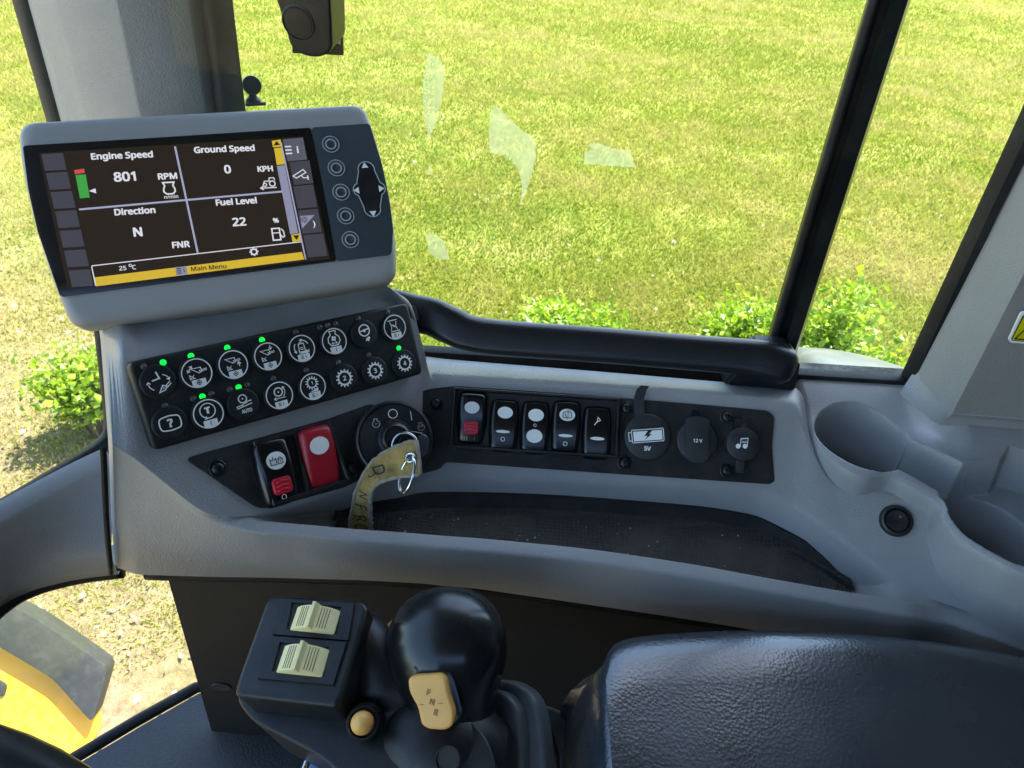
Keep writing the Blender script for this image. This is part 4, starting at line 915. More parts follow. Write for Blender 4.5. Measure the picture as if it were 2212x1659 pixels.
    for x, y in ((310.5, 791.7), (639, 717.5), (690.6, 706.8), (707.3, 702.7), (724.5, 699.3), (774, 688.5), (837.8, 674.5), (356.7, 876.8), (417.4, 861.3), (456.7, 851), (496.3, 841.6), (533.9, 831.9), (590.2, 817.9), (661.5, 800), (730.8, 782.9), (796.5, 767.2)):
        p = F.loc(x, y); o_ = link('indicator_light', ld2, None, t); o_.location = (p[0], p[1], 0.0001)
    return t
keypad()

# ================================================================== SWITCH PANEL
def rocker_mesh(w, h, mt):
    """rocker face: rounded outline, concave long profile with raised ends, rolled-over edges"""
    nx, ny = 13, 21; v, f = [], []
    for j in range(ny):
        b = -1 + 2 * j / (ny - 1)
        for i in range(nx):
            a = -1 + 2 * i / (nx - 1)
            wx = w / 2 * (1 - 0.10 * b * b - 0.04 * max(0, abs(b) - .8) * 5)
            x = a * wx; y = b * h / 2 * (1 - 0.03 * a * a)
            z = 0.0052 + 0.0014 * b - 0.0022 * b * b - 0.0006 * a * a
            ea = max(0, (abs(a) - .76) / .24); eb = max(0, (abs(b) - .86) / .14)
            z -= 0.0050 * ea ** 2.2 + 0.0055 * eb ** 2.2
            v.append((x, y, z))
    for j in range(ny - 1):
        for i in range(nx - 1): k = j * nx + i; f.append((k, k + 1, k + nx + 1, k + nx))
    rim = [i for i in range(nx)] + [j * nx + nx - 1 for j in range(1, ny)] + [(ny - 1) * nx + i for i in range(nx - 2, -1, -1)] + [j * nx for j in range(ny - 2, 0, -1)]
    n0 = len(v)
    for r in rim: v.append((v[r][0], v[r][1], -0.012))
    m = len(rim)
    for q in range(m): f.append((rim[q], n0 + q, n0 + (q + 1) % m, rim[(q + 1) % m]))
    me = mesh('rocker', v, f); me.materials.append(mt); me.polygons.foreach_set('use_smooth', [True] * len(me.polygons)); return me
def rz(h):
    return lambda x, y: 0.0052 + 0.0014 * (2 * y / h) - 0.0022 * (2 * y / h) ** 2 - 0.0006 * (x / .0105) ** 2
def switch_panel():
    FR = Frame(Rp(1320, 945), nR); k = FR.k
    t = thing('switch_panel', 'black switch panel with rocker switches, power sockets and ignition in the console face', 'switch panel', FR)
    q = lambda *a: [FR.loc(x, y) for x, y in a]
    pr = q((880, 856), (929, 840), (985, 834), (1235, 851), (1473, 871), (1656, 887), (1671, 899), (1666, 966), (1672, 1040), (1661, 1046), (1275, 1020), (963, 998), (950, 1014), (900, 1026), (860, 1020), (850, 940))
    link('face_plate', prism('face_plate', roundpoly(pr, [0, .004, .004, 0, 0, .003, .004, 0, .003, .003, 0, .004, .003, .003, 0, 0]), -0.003, 0.0016, 0.0005), black_tex, t)
    FL = Frame(Lp(600, 1010), nL); kl = FL.k
    inv = FR.M().inverted()
    def putL(o, F=FL): o.matrix_basis = inv @ F.M()
    pl = [FL.loc(x, y) for x, y in ((399, 991), (440, 978), (707, 905), (800, 872), (860, 900), (850, 1010), (790, 1030), (740, 1054), (574, 1099), (552, 1096))]
    o = link('face_plate', prism('face_plate', roundpoly(pl, [.004, 0, 0, .004, 0, 0, 0, 0, .004, .004]), -0.003, 0.0016, 0.0005), black_tex, t); putL(o); left_plate = o
    # ---- switch frames: raised rims round each bank
    def frame_ring(F, quad, w, z0, z1, nm='switch_frame'):
        o_ = [np.asarray(p) for p in quad]; c = np.mean(o_, axis=0)
        if area2(o_) < 0: o_ = o_[::-1]
        N = len(o_); i_ = []
        for a in range(N):
            d1 = unit(o_[a] - o_[a - 1]); d2 = unit(o_[(a + 1) % N] - o_[a]); n1 = np.array([-d1[1], d1[0]]); n2 = np.array([-d2[1], d2[0]]); m = unit(n1 + n2); i_.append(o_[a] + m * w / max(.4, m @ n1))
        lay = [[(*p, z0) for p in o_], [(*p, z1 - .0006) for p in o_], [(*(p + (q_ - p) * .2), z1) for p, q_ in zip(o_, i_)], [(*(p + (q_ - p) * .8), z1) for p, q_ in zip(o_, i_)], [(*q_, z1 - .0008) for q_ in i_], [(*q_, z0) for q_ in i_]]
        return loft(nm, lay, True, deg=30), i_
    fr, inn = frame_ring(FR, q((981, 838), (1336, 862), (1331, 990), (972, 968)), 0.0022, -0.002, 0.0072)
    link('switch_frame', fr, black, t)
    link('switch_well', prism('switch_well', q((984, 842), (1333, 866), (1328, 987), (976, 965)), 0.0008, 0.0021, 0), dark_mark, t)
    fl, _ = frame_ring(FL, [FL.loc(x, y) for x, y in ((540, 955), (704, 911), (752, 1040), (584, 1093))], 0.0026, -0.002, 0.0062)
    o = link('switch_frame', fl, black, t); putL(o)
    o = link('switch_well', prism('switch_well', [FL.loc(x, y) for x, y in ((544, 957), (702, 914), (749, 1038), (587, 1089))], 0.0008, 0.0021, 0), dark_mark, t); putL(o)
    o = link('frame_divider', prism('frame_divider', [FL.loc(x, y) for x, y in ((627, 933), (634, 931), (664, 1065), (656, 1068))], 0.001, 0.0058, 0.0006), black, t); putL(o)
    # ---- rockers
    H = 0.0400; W = 0.0222
    e1, e2 = FL.loc(584, 1093), FL.loc(752, 1040); ROT_L = math.atan2(*(e2 - e1)[::-1]); e3, e4 = FR.loc(972, 968), FR.loc(1331, 990); ROT_R = math.atan2(*(e4 - e3)[::-1])
    rm_b, rm_r = rocker_mesh(W, H, black_gloss), rocker_mesh(W, H, red_d)
    def rocker(F, c, me, label, tilt=0.0):
        p = F.loc(*c, 0.004); o_ = link('rocker_switch', me, None, t); o_['label'] = label
        o_.matrix_basis = (inv @ F.M() if F is not FR else Matrix.Identity(4)) @ Matrix.Translation((p[0], p[1], 0.0026)) @ Matrix.Rotation(ROT_L if F is FL else ROT_R, 4, 'Z') @ Matrix.Rotation(tilt, 4, 'X') @ Matrix.Scale(1.10 if F is FL else 1.0, 4); return o_
    bend = rz(H)
    def oval(o_, cx, cy, rx, ry, m_=lens_w, nm='lens'): y = Sym(); y.disc(cx, cy, rx, 28, ry); return y.build(nm, m_, o_, 0.00025, bend)
    def dot(o_, cy, r, cx=0.0): y = Sym(); y.ring(cx, cy, r, r * .28, 18); y.build('off_mark', white, o_, 0.00025, bend)
    def locktab(o_, cy, rot=0):
        tb = link('lock_tab', prism('lock_tab', roundpoly(rect(0, 0, 0.0108, 0.0094), 0.0026), 0.0, 0.0022, 0.0008, 3), red_p, o_); tb.location = (0, cy, bend(0, cy) - .0004)
        for a in (-.0022, 0.0002, .0026):
            link('grip_rib', tube('grip_rib', [(-.0036, a - .0006, .0021), (0, a + .0003, .0023), (.0036, a - .0006, .0021)], .00055, 6), red_p, tb)
    U = 0.3968 * k    # metres per unit of the close-up used for measuring
    r1 = rocker(FR, (1018.7, 905), rm_b, 'black rocker switch with white oval and red lock tab, first of the right bank', .10); oval(r1, 0, .0085, 40 * U, 32 * U); locktab(r1, -.0062)
    y = Sym(); y.stroke([(-.0042, -.0152), (-.0042, -.0128)], .0005); y.stroke([(-.0026, -.0152), (-.0026, -.0124)], .0003); y.stroke([(.003, -.0152), (.003, -.0128)], .0003); y.build('worn_mark', ring_grey, r1, .00025, bend)
    r2 = rocker(FR, (1088, 919), rm_b, 'black rocker switch with one white oval and thin white bar', -.06); oval(r2, .0006, .0088, 41 * U, 32 * U); oval(r2, -.0002, -.0050, 38 * U, 8 * U); dot(r2, -.0104, .0014)
    r3 = rocker(FR, (1155, 923), rm_b, 'black rocker switch with two white ovals', -.08); oval(r3, .0004, .0082, 42 * U, 34 * U); dot(r3, .0008, .0010); oval(r3, 0, -.0070, 43 * U, 36 * U)
    r4 = rocker(FR, (1222, 922), rm_b, 'black rocker switch with wiper symbol in a white oval', -.04); oval(r4, .0004, .0082, 42 * U, 33 * U); oval(r4, 0, -.0068, 38 * U, 8 * U); dot(r4, -.0126, .0014)
    y = Sym(0.0052, .0004, .0082); y.stroke([(-.6, -.4), (.6, -.4), (.56, .35), (.2, .42), (-.2, .42), (-.56, .35)], .09, True); y.stroke([(-.35, .25), (0, -.62)], .1); y.stroke([(.1, -.3), (.1, .6)], .07); y.stroke([(-.25, .62), (-.08, .72), (.1, .6), (.28, .72), (.45, .62)], .06); y.build('wiper_symbol', dark_mark, r4, .0006, bend)
    r5 = rocker(FR, (1289, 934), rm_b, 'black rocker switch with a white horn symbol and thin bar, last of the right bank', -.10); oval(r5, .0002, -.0052, 39 * U, 9 * U)
    y = Sym(0.0056, 0, .0072); y.stroke([(-.1, -.1), (.34, .16), (.02, .52), (-.1, -.1)], .09); y.stroke([(-.42, -.52), (.0, .1)], .11); y.build('horn_symbol', white, r5, .00025, bend)
    l1 = rocker(FL, (597, 1019), rm_b, 'black rocker switch with hydraulic lock symbol and red lock tab in the left bank', -.02); oval(l1, .0000, .0062, .0056, .0050); locktab(l1, -.0082); dot(l1, -.0148, .0013)
    y = Sym(0.0052, 0, .0062); y.stroke([(-.66, .3), (-.66, -.42), (-.02, -.42), (-.02, .3)], .1); y.stroke([(-.66, .12), (-.02, .12)], .09); y.stroke([(-.34, .12), (-.34, .46)], .1); y.stroke([(.16, .06), (.66, .06), (.66, -.42), (.16, -.42)], .09, True); y.arc(.41, .1, .18, 0, 180, .09); y.disc(.41, -.18, .08, 8); y.build('lock_symbol', dark_mark, l1, .0006, bend)
    l2 = rocker(FL, (691, 990), rm_r, 'large red rocker switch with a white oval in the left bank', .12); oval(l2, -.0004, .0082, .0060, .0052); y = Sym(); y.ring(.0, -.0128, .0013, .0003, 18); y.build('off_mark', red_p, l2, .00025, bend)
    # ---- screws in shallow washers
    sm_ = lathe('screw', [(15 * k, 0.0), (15 * k, 0.0010), (13.5 * k, 0.0013), (11.5 * k, 0.0010), (11.4 * k, 0.0016), (10 * k, 0.0029), (6 * k, 0.0036), (3.4 * k, 0.0037), (3.3 * k, 0.0022), (1e-7, 0.0021)], 20, 45); sm_.materials.append(black)
    for F, pts in ((FR, ((943, 873), (1352, 883), (1348, 1000), (1568, 901), (1568, 1017))), (FL, ((468, 1012), (757, 1012)))):
        for c in pts:
            p = F.loc(*c); o_ = link('screw', sm_, None, t); o_.matrix_basis = (inv @ F.M() if F is not FR else Matrix.Identity(4)) @ Matrix.Translation((p[0], p[1], 0.0014))
            link('socket_star', bpy.data.meshes.get('star') or prism('star', [((3.4 if a % 2 else 2.0) * k * math.cos(a * .5236), (3.4 if a % 2 else 2.0) * k * math.sin(a * .5236)) for a in range(12)], .0021, .0024, 0), dark_mark if 'star' not in bpy.data.meshes or not bpy.data.meshes['star'].materials else None, o_)
    # ---- 5 V cap
    cap_rub = mat('cap_rubber', (.019, .021, .023), .46, ('noise', 1600, .2), .15, 30, spec=.45, dust=.05)
    def cap(c, r, nm, lab, h=.0045):
        p = FR.loc(*c, 0.004); o_ = link(nm, lathe(nm, [(r * 1.02, 0), (r * 1.02, h * .8), (r, h), (r * .96, h + .0004), (1e-7, h + .0004)], 48, 50), cap_rub, t); o_.location = (p[0], p[1], 0.0014); o_['label'] = lab; return o_
    c5 = cap((1397.6, 944.2), 49 * k, 'socket_cap', 'round black rubber cap printed 5V with a battery symbol')
    path = [FR.loc(1380, 905), FR.loc(1377, 880), FR.loc(1377, 862), FR.loc(1380, 845), FR.loc(1386, 838)]; cc = c5.location
    rr = []
    for i, p in enumerate(path):
        zz = (.004, .004, .006, .010, .012)[i]; hw = (.0042, .0037, .0036, .0036, .0030)[i]
        rr.append([(p[0] - cc[0] - hw, p[1] - cc[1], zz), (p[0] - cc[0] + hw, p[1] - cc[1], zz), (p[0] - cc[0] + hw, p[1] - cc[1], zz - .0018), (p[0] - cc[0] - hw, p[1] - cc[1], zz - .0018)])
    link('pull_tab', loft('pull_tab', rr, True, True, True, deg=40), cap_rub, c5)
    ZC = .0052
    V = lambda px, py: FR.loc(px, py, .0055) - np.array([cc[0], cc[1]])
    b4 = [V(x, y) for x, y in ((1363, 930), (1432, 925), (1434, 952), (1366, 957))]
    s = Sym(); s.stroke(roundpoly(b4, .0008, 3), 1.7 * k, True); s.stroke([V(1363, 935), V(1357, 935), V(1359, 953), V(1365, 953)], 1.7 * k); s.build('battery_outline', white, c5, ZC)
    s = Sym(); s.poly([V(x, y) for x, y in ((1367, 933), (1429, 928.5), (1430.5, 949.5), (1369, 954))]); s.build('battery_fill', white, c5, ZC)
    s = Sym(); s.poly([V(x, y) for x, y in ((1400, 929), (1410, 928), (1401, 938), (1407, 938), (1392, 950), (1398, 941.5), (1391, 942))]); s.build('bolt_print', dark_mark, c5, ZC + .0003)
    p = V(1398, 969); s = Sym(18 * k, p[0], p[1]); s.text('5V', 0, 0, 1, .03); s.build('lettering', white, c5, ZC)
    # ---- 12 V lid
    c12 = cap((1504.7, 953), 43 * k, 'socket_cap', 'round black socket lid with raised strap printed 12 V', .0040); cc2 = c12.location
    V2 = lambda px, py: FR.loc(px, py, .007) - np.array([cc2[0], cc2[1]])
    strap = [V2(x, y) for x, y in ((1481, 905), (1495, 900), (1515, 900), (1533, 908), (1533, 990), (1518, 999), (1500, 1000), (1482, 992))]
    link('lid_strap', prism('lid_strap', roundpoly(strap, .0012), .0035, .0058, .0006), cap_rub, c12)
    link('latch', prism('latch', [V2(x, y) for x, y in ((1499, 886), (1511, 886), (1511, 903), (1499, 903))], .001, .0050, .0008), black_gloss, c12)
    p = V2(1507, 952); s = Sym(14.5 * k, p[0], p[1]); s.text('12 V', 0, 0, 1, .022); s.build('lettering', white, c12, .0062)
    # ---- AUX plug
    ca = cap((1602.4, 960), 35 * k, 'socket_cap', 'small round rubber plug with music notes printed AUX', .0055); cc3 = ca.location
    V3 = lambda px, py: FR.loc(px, py, .006) - np.array([cc3[0], cc3[1]])
    link('plug_tail', prism('plug_tail', roundpoly([V3(x, y) for x, y in ((1592, 985), (1613, 985), (1609, 1000), (1607, 1022), (1590, 1022), (1590, 1000))], .0015), .0010, .0048, .0008), cap_rub, ca)
    link('pull_tab', prism('pull_tab', roundpoly([V3(x, y) for x, y in ((1598, 932), (1604, 916), (1612, 914), (1616, 930), (1618, 938))], .0015), .001, .0056, .0008), cap_rub, ca)
    s = Sym(); s.stroke([V3(x, y) for x, y in ((1587, 929), (1588, 902), (1607, 902), (1608, 915))], 1.4 * k); s.build('recess_edge', black_gloss, ca, .0006)
    ZA = .0061; s = Sym(); s.disc(*V3(1593, 964), 5.2 * k, 16); s.disc(*V3(1608, 964), 5.2 * k, 16); s.stroke([V3(1597.5, 964), V3(1599.5, 948)], 1.6 * k); s.stroke([V3(1612.5, 964), V3(1614.5, 947)], 1.6 * k); s.stroke([V3(1599, 948), V3(1615, 947)], 2.2 * k); s.build('note_print', white, ca, ZA)
    p = V3(1606.5, 955); s = Sym(8 * k, p[0], p[1], .08); s.text('AUX', 0, 0, 1, .02); s.build('lettering', white, ca, ZA + .0003)
    # ---- ignition switch on its raised round boss
    nI = unit(nL * .45 + nR * .55); FI = Frame(atd(853, 948, 0.478), nI); ki = FI.k
    ig = link('ignition_switch', lathe('ignition_switch', [(84 * ki, -.030), (84 * ki, -.002), (82 * ki, 0), (78 * ki, .0006), (75 * ki, -.0002), (74 * ki, -.0010), (42 * ki, -.0012), (42 * ki, .003), (38 * ki, .0055), (33 * ki, .0060), (31 * ki, .0075), (26 * ki, .0085), (24 * ki, .006), (1e-7, .006)], 64, 35), black, t)
    ig.matrix_basis = inv @ FI.M(); ig['label'] = 'round black ignition switch with stop and start engine marks'
    VI = lambda px, py: FI.loc(px, py)
    def eng(px, py, s_, inner):
        p = VI(px, py); y = Sym(s_ * ki, p[0], p[1], .0)
        y.stroke([(-.38, 1.1), (.42, 1.1), (.34, .62), (.72, .35), (.9, -.05), (.8, -.5), (.45, -.85), (0, -.95), (-.45, -.85), (-.8, -.5), (-.9, -.05), (-.72, .35), (-.34, .62)], .16, True); inner(y); y.build('mark_print', ring_grey, ig, -.0006)
    eng(812.6, 914.5, 9.0, lambda y: y.text('STOP', 0, -.1, .55, .0, 0, .9)); eng(909.8, 922, 8.4, lambda y: (y.arc(0, -.1, .42, 200, 30, .12), y.arrow((.3, .12), (.44, .0), .1, .25)))
    p = VI(848.9, 893.7); y = Sym(ki, p[0], p[1]); y.ring(0, 0, 9.6, 1.5); y.build('mark_print', white, ig, -.0006)
    y = Sym(); y.stroke([VI(887, 888), VI(890, 908)], 1.5 * ki); y.build('mark_print', white, ig, -.0006)
    return t, FI
swp, FI = switch_panel()

def ignition_key():
    k = FI.k
    t = thing('ignition_key', 'black headed ignition key turned in the lock', 'key', FI)
    V = lambda px, py: FI.loc(px, py, .012)
    link('key_head', prism('key_head', roundpoly([V(x, y) for x, y in ((862, 944), (880, 930), (908, 934), (926, 944), (922, 980), (905, 985), (868, 985), (856, 965))], .004), .0085, .0145, .0015, 3), black_gloss, t)
    c = V(872, 962); me = tube('key_ring', [(c[0] + 25 * k * math.cos(a), c[1] + 25 * k * math.sin(a), .0168 + .002 * math.cos(a)) for a in np.linspace(0, 2 * math.pi, 40, endpoint=False)], .0009, 8, True)
    link('key_ring', me, chrome, t)
    s = Sym(); [s.stroke([V(868 + 6 * a, 966), V(872 + 6 * a, 952)], 1.2 * k) for a in range(5)]; s.build('key_grooves', dark_mark, t, .0147)
    link('key_bow', prism('key_bow', roundpoly([V(x, y) for x, y in ((902, 939), (926, 946), (921, 984), (903, 988))], .002), .010, .0175, .0015), btn_panel, t)
ignition_key()

def lanyard():
    t = thing('key_strap', 'frayed olive yellow cloth key strap with stitched border hanging from the ignition key', 'key strap', loc=atd(860, 1000, .455))
    top = [(900, 953, .452), (880, 957, .453), (855, 966, .455), (824, 981, .457), (800, 1003, .459), (781, 1034, .462), (768, 1066, .466), (761, 1095, .470), (757, 1126, .476), (757, 1150, .482)]
    bot = [(909, 1025, .446), (885, 1028, .447), (858, 1031, .449), (833, 1038, .450), (815, 1046, .452), (804, 1060, .460), (801, 1082, .465), (800, 1105, .470), (802, 1130, .476), (803, 1152, .482)]
    A = catmull([atd(*p) for p in top], 5); B = catmull([atd(*p) for p in bot], 5)
    def surf(z): return [[a + (b - a) * u for u in np.linspace(0, 1, 7)] for a, b in zip(A, B)]
    rows = surf(0); nrmv = []
    for i in range(len(A)):
        tg = unit((A[min(i + 1, len(A) - 1)] + B[min(i + 1, len(A) - 1)]) - (A[max(i - 1, 0)] + B[max(i - 1, 0)])); n = unit(np.cross(B[i] - A[i], tg)); n = n if n @ A[i] < 0 else -n; nrmv.append(n)
    rings = [[p + n * .0006 for p in r] + [p - n * .0006 for p in r[::-1]] for r, n in zip(rows, nrmv)]
    link('strap', loft('strap', rings, True, True, True, deg=50), strap_m, t, world=True)
    jit = lambda P: [p + np.array([random.gauss(0, .00022) for _ in range(3)]) for p in P]
    edge = jit(B[::-1]) + [A[0] * .66 + B[0] * .34, A[0] * .34 + B[0] * .66][::-1] + jit(A)
    link('stitched_border', tube('stitched_border', edge, [(.0013 + random.uniform(-.0002, .0002),) * 2 for _ in edge], 8), strap_b, t, world=True)
    F = Frame(atd(886, 987, .449), unit(np.cross(atd(*bot[0]) - atd(*top[0]), atd(*top[2]) - atd(*top[0])) * 1.0) if True else None)
    n = unit(np.cross(atd(*top[0]) - atd(*bot[0]), atd(*top[2]) - atd(*top[0]))); n = n if n @ F.o < 0 else -n; F = Frame(atd(887, 989, .4485), n, atd(*top[0]) - atd(*top[3])); k = F.k
    g = link('grommet', tube('grommet', [F.pt(.0027 * math.cos(a), .0027 * math.sin(a), .0006) for a in np.linspace(0, 6.283, 24, endpoint=False)], .0008, 8, True), chrome, t, world=True)
    link('grommet_hole', mesh('grommet_hole', [F.pt(.0023 * math.cos(a), .0023 * math.sin(a), .0012) for a in np.linspace(0, 6.283, 20, endpoint=False)], [tuple(range(20))]), dark_mark, t, world=True)
    # split ring through the grommet
    c = atd(879, 1027, .4445); ex = atd(890, 990, .4445) - c; ey = atd(897, 1036, .437) - c
    pts = [c + ex * 1.02 * math.cos(a) + unit(ey) * np.linalg.norm(ex) * .62 * math.sin(a) for a in np.linspace(0, 4 * math.pi, 96)]
    pts = [p + np.array([0.0011, 0.0004, 0.0]) * (i / 96 - .5) for i, p in enumerate(pts)]
    link('split_ring', tube('split_ring', pts, .00085, 8), chrome, t, world=True)
    # printed letters follow the cloth
    Pc = np.array(rows); NN = np.array(nrmv)
    def letter(ch, i, u, size, rot):
        o = Pc[i, u] + NN[i] * .0009; ex = unit(Pc[i, 6] - Pc[i, 0]); ey = np.cross(NN[i], ex); v, f = text2d(ch, size, 0.0, .3); cr, sr = math.cos(rot), math.sin(rot)
        link('lettering', mesh('lettering', [o + ex * (x * cr - y * sr) + ey * (x * sr + y * cr) for x, y in v], f), dark_mark, t, world=True)
    letter('D', 17, 3, .017, 0.15); letter('J', 20, 3, .014, .15)
    letter('N', 29, 3, .012, -1.2); letter('F', 34, 3, .015, -1.2); letter('R', 38, 3, .015, -1.2); letter('O', 42, 3, .015, -1.2)
lanyard()

# ================================================================== GRAB RAIL
def grab_rail():
    t = thing('grab_rail', 'long black plastic grab rail along the bottom of the side window', 'grab rail', loc=atz(1640, 845, LEDGE))
    # centre line: pixel of the middle, distance from the side window plane, half height and half depth
    C = [((800, 652), .468, .010, .010), ((845, 660), .464, .0115, .010), ((890, 676), .460, .0130, .011), ((935, 686), .456, .0130, .011), ((975, 704), .452, .0125, .012), ((1046, 726), .449, .0115, .012), ((1300, 746), .447, .0115, .012), ((1480, 761), .447, .0115, .012), ((1600, 771), .446, .0118, .0122), ((1650, 779), .444, .0128, .0126), ((1684, 792), .442, .0135, .0128)]
    P = catmull([np.array([*aty(*c[0], c[1]), ]) for c in C], 5); rr = catmull([np.array([c[2], c[3], 0]) for c in C], 5)
    # section: broad slanting upper face turned to the cab, tucked-in underside
    pr = [(-1, .35), (-.85, .85), (-.35, 1.02), (.15, .85), (.85, .05), (1.05, -.35), (.85, -.8), (.3, -1.0), (-.5, -.95), (-.98, -.5)]
    PROF = [tuple(v[:2]) for v in catmull([np.array([*a, 0]) for a in pr + pr[:1]], 3)][:-1]
    rings = []
    for i, p in enumerate(P):
        tg = unit(P[min(i + 1, len(P) - 1)] - P[max(i - 1, 0)]); s = unit(np.cross(tg, [0, 0, 1])); s = s if s[1] < 0 else -s
        u = np.cross(s, tg); u = u if u[2] > 0 else -u
        h, d = rr[i][0], rr[i][1]
        ring = [p + s * (x_ * d) + u * (z_ * h) for x_, z_ in PROF]
        rings.append(ring)
    last = P[-1]
    for kk, (sc, dx) in enumerate(((.9, .006), (.66, .010), (.25, .012))):
        rings.append([last + (r - last) * sc + np.array([dx, 0, -.0015 * kk]) for r in rings[len(P) - 1]])
    link('rail', loft('rail', rings, True, True, True), mat('rail_plastic', (0.008, 0.009, 0.011), 0.36, ('vor', 900, 0.18), 0.15, 20, spec=.55, rvar=.05), t, world=True)
    foot_t = [atd(1580, 806, .548), atd(1690, 800, .548), atd(1711, 822, .540), atd(1580, 826, .530)]
    z0 = LEDGE - .004
    foot_b = [atz(1560, 832, z0) + (0, .02, 0), atz(1712, 842, z0) + (0, .02, 0), atz(1713, 853, z0), atz(1566, 846, z0)]
    yb = float(foot_b[3][1]); xs0, xs1 = float(foot_b[3][0]), float(foot_b[2][0])
    zt = LEDGE + .034
    prof = [[(xs0, yb, z0), (xs1, yb, z0), (xs1, yb + .034, z0), (xs0, yb + .034, z0)], [(xs0 - .002, yb + .002, z0 + .006), (xs1, yb, z0 + .008), (xs1, yb + .034, z0 + .008), (xs0, yb + .034, z0 + .006)], [(xs0 + .010, yb + .006, zt - .014), (xs1 - .001, yb + .003, zt - .010), (xs1 - .001, yb + .030, zt - .010), (xs0 + .012, yb + .03, zt - .014)], [(xs0 + .016, yb + .008, zt), (xs1 - .010, yb + .008, zt), (xs1 - .010, yb + .026, zt), (xs0 + .016, yb + .026, zt)]]
    bm = bmesh.new(); vs = [[bm.verts.new(p) for p in r] for r in prof]
    for a in range(3):
        for b in range(4): bm.faces.new((vs[a][b], vs[a][(b + 1) % 4], vs[a + 1][(b + 1) % 4], vs[a + 1][b]))
    bm.faces.new(vs[0][::-1]); bm.faces.new(vs[3]); bmesh.ops.bevel(bm, geom=[e for e in bm.edges], offset=.0025, segments=2, affect='EDGES', clamp_overlap=True)
    me = bpy.data.meshes.new('rail_foot'); bm.to_mesh(me); bm.free(); smooth_by_angle(me, 45); link('rail_foot', me, MATS['rail_plastic'], t, world=True)
    # front mount against the pod
    A = [atd(808, 632, .535), atd(822, 632, .535), atd(828, 652, .53), atd(900, 660, .53), atd(905, 690, .525), atd(800, 690, .52)]
    B = [p + np.array([0, .018, -.014]) for p in A]
    link('front_mount', loft('front_mount', [A, B], True, True, True, deg=30), MATS['rail_plastic'], t, world=True)
grab_rail()

# ================================================================== MICROPHONE, LATCH
def microphone():
    F = Frame(atd(544, 184, .520), unit(-atd(544, 184, 1.0) + np.array([.05, 0, .0]))); k = F.k
    t = thing('microphone', 'small round black microphone on a ball joint above the monitor', 'microphone', F)
    link('head', lathe('head', [(17 * k, -.0065), (20 * k, -.005), (20.5 * k, -.001), (19 * k, .0008), (18 * k, .0008), (17 * k, .0002), (1e-7, .0004)], 32, 50), black, t)
    hole = lathe('sound_hole', [(2.0 * k, 0), (1e-7, .0001)], 8); hole.materials.append(dark_mark)
    for x, y in [(0, 0)] + [(10 * k * math.cos(a * .785 + .3), 10 * k * math.sin(a * .785 + .3)) for a in range(8)]:
        o = link('sound_hole', hole, None, t); o.location = (x, y, .0006)
    q = [F.loc(x, y) for x, y in ((545, 203), (547, 214), (548, 222))]
    link('ball_joint', tube('ball_joint', [(q[0][0], q[0][1], -.004), (q[1][0], q[1][1] + .001, -.004), (q[1][0], q[1][1], -.004), (q[2][0], q[2][1], -.004)], [.002, .0042, .0052, .0056], 16), black, t)
    c = F.loc(552, 225); link('clip', prism('clip', rect(c[0], c[1], 42 * k, 7 * k), -.012, .004, .0006), black, t)
microphone()
def latch():
    d = YW - .012
    F = Frame(aty(670, 60, d), np.array([-.10, -.92, -.15])); k = F.k
    t = thing('window_latch', 'black window latch housing with a round cap hanging at the top', 'latch', F)
    q = lambda *a: [F.loc(x, y) for x, y in a]
    link('backing_plate', prism('backing_plate', q((600, -260), (728, -260), (736, 126), (626, 121)), -.006, -.0045, 0), black_gloss, t)
    q = lambda *a: [F.loc(x, y, .017) for x, y in a]
    out_ = q((590, -30), (607, 20), (622, 70), (628, 92), (640, 108), (662, 119), (690, 122), (712, 114), (720, 100), (718, 40), (714, -40), (700, -260), (540, -260))
    link('housing', prism('housing', roundpoly(out_, .003), -.0045, .019, .008, 5), black, t)
    c = F.loc(645, 48, .0185); o = link('round_cap', lathe('round_cap', [(.0094, -.001), (.0094, .0006), (.0088, .0009), (.0086, .0003), (.0080, .0002), (.0076, .0008), (1e-7, .0012)], 36, 45), black, t); o.location = (c[0], c[1], .0185)
    q = lambda *a: [F.loc(x, y, -.004) for x, y in a]
    link('paper_tab', prism('paper_tab', q((729, 25), (734, 25), (736, 96), (726, 94)), -.0044, -.0040, 0), white, t)
latch()

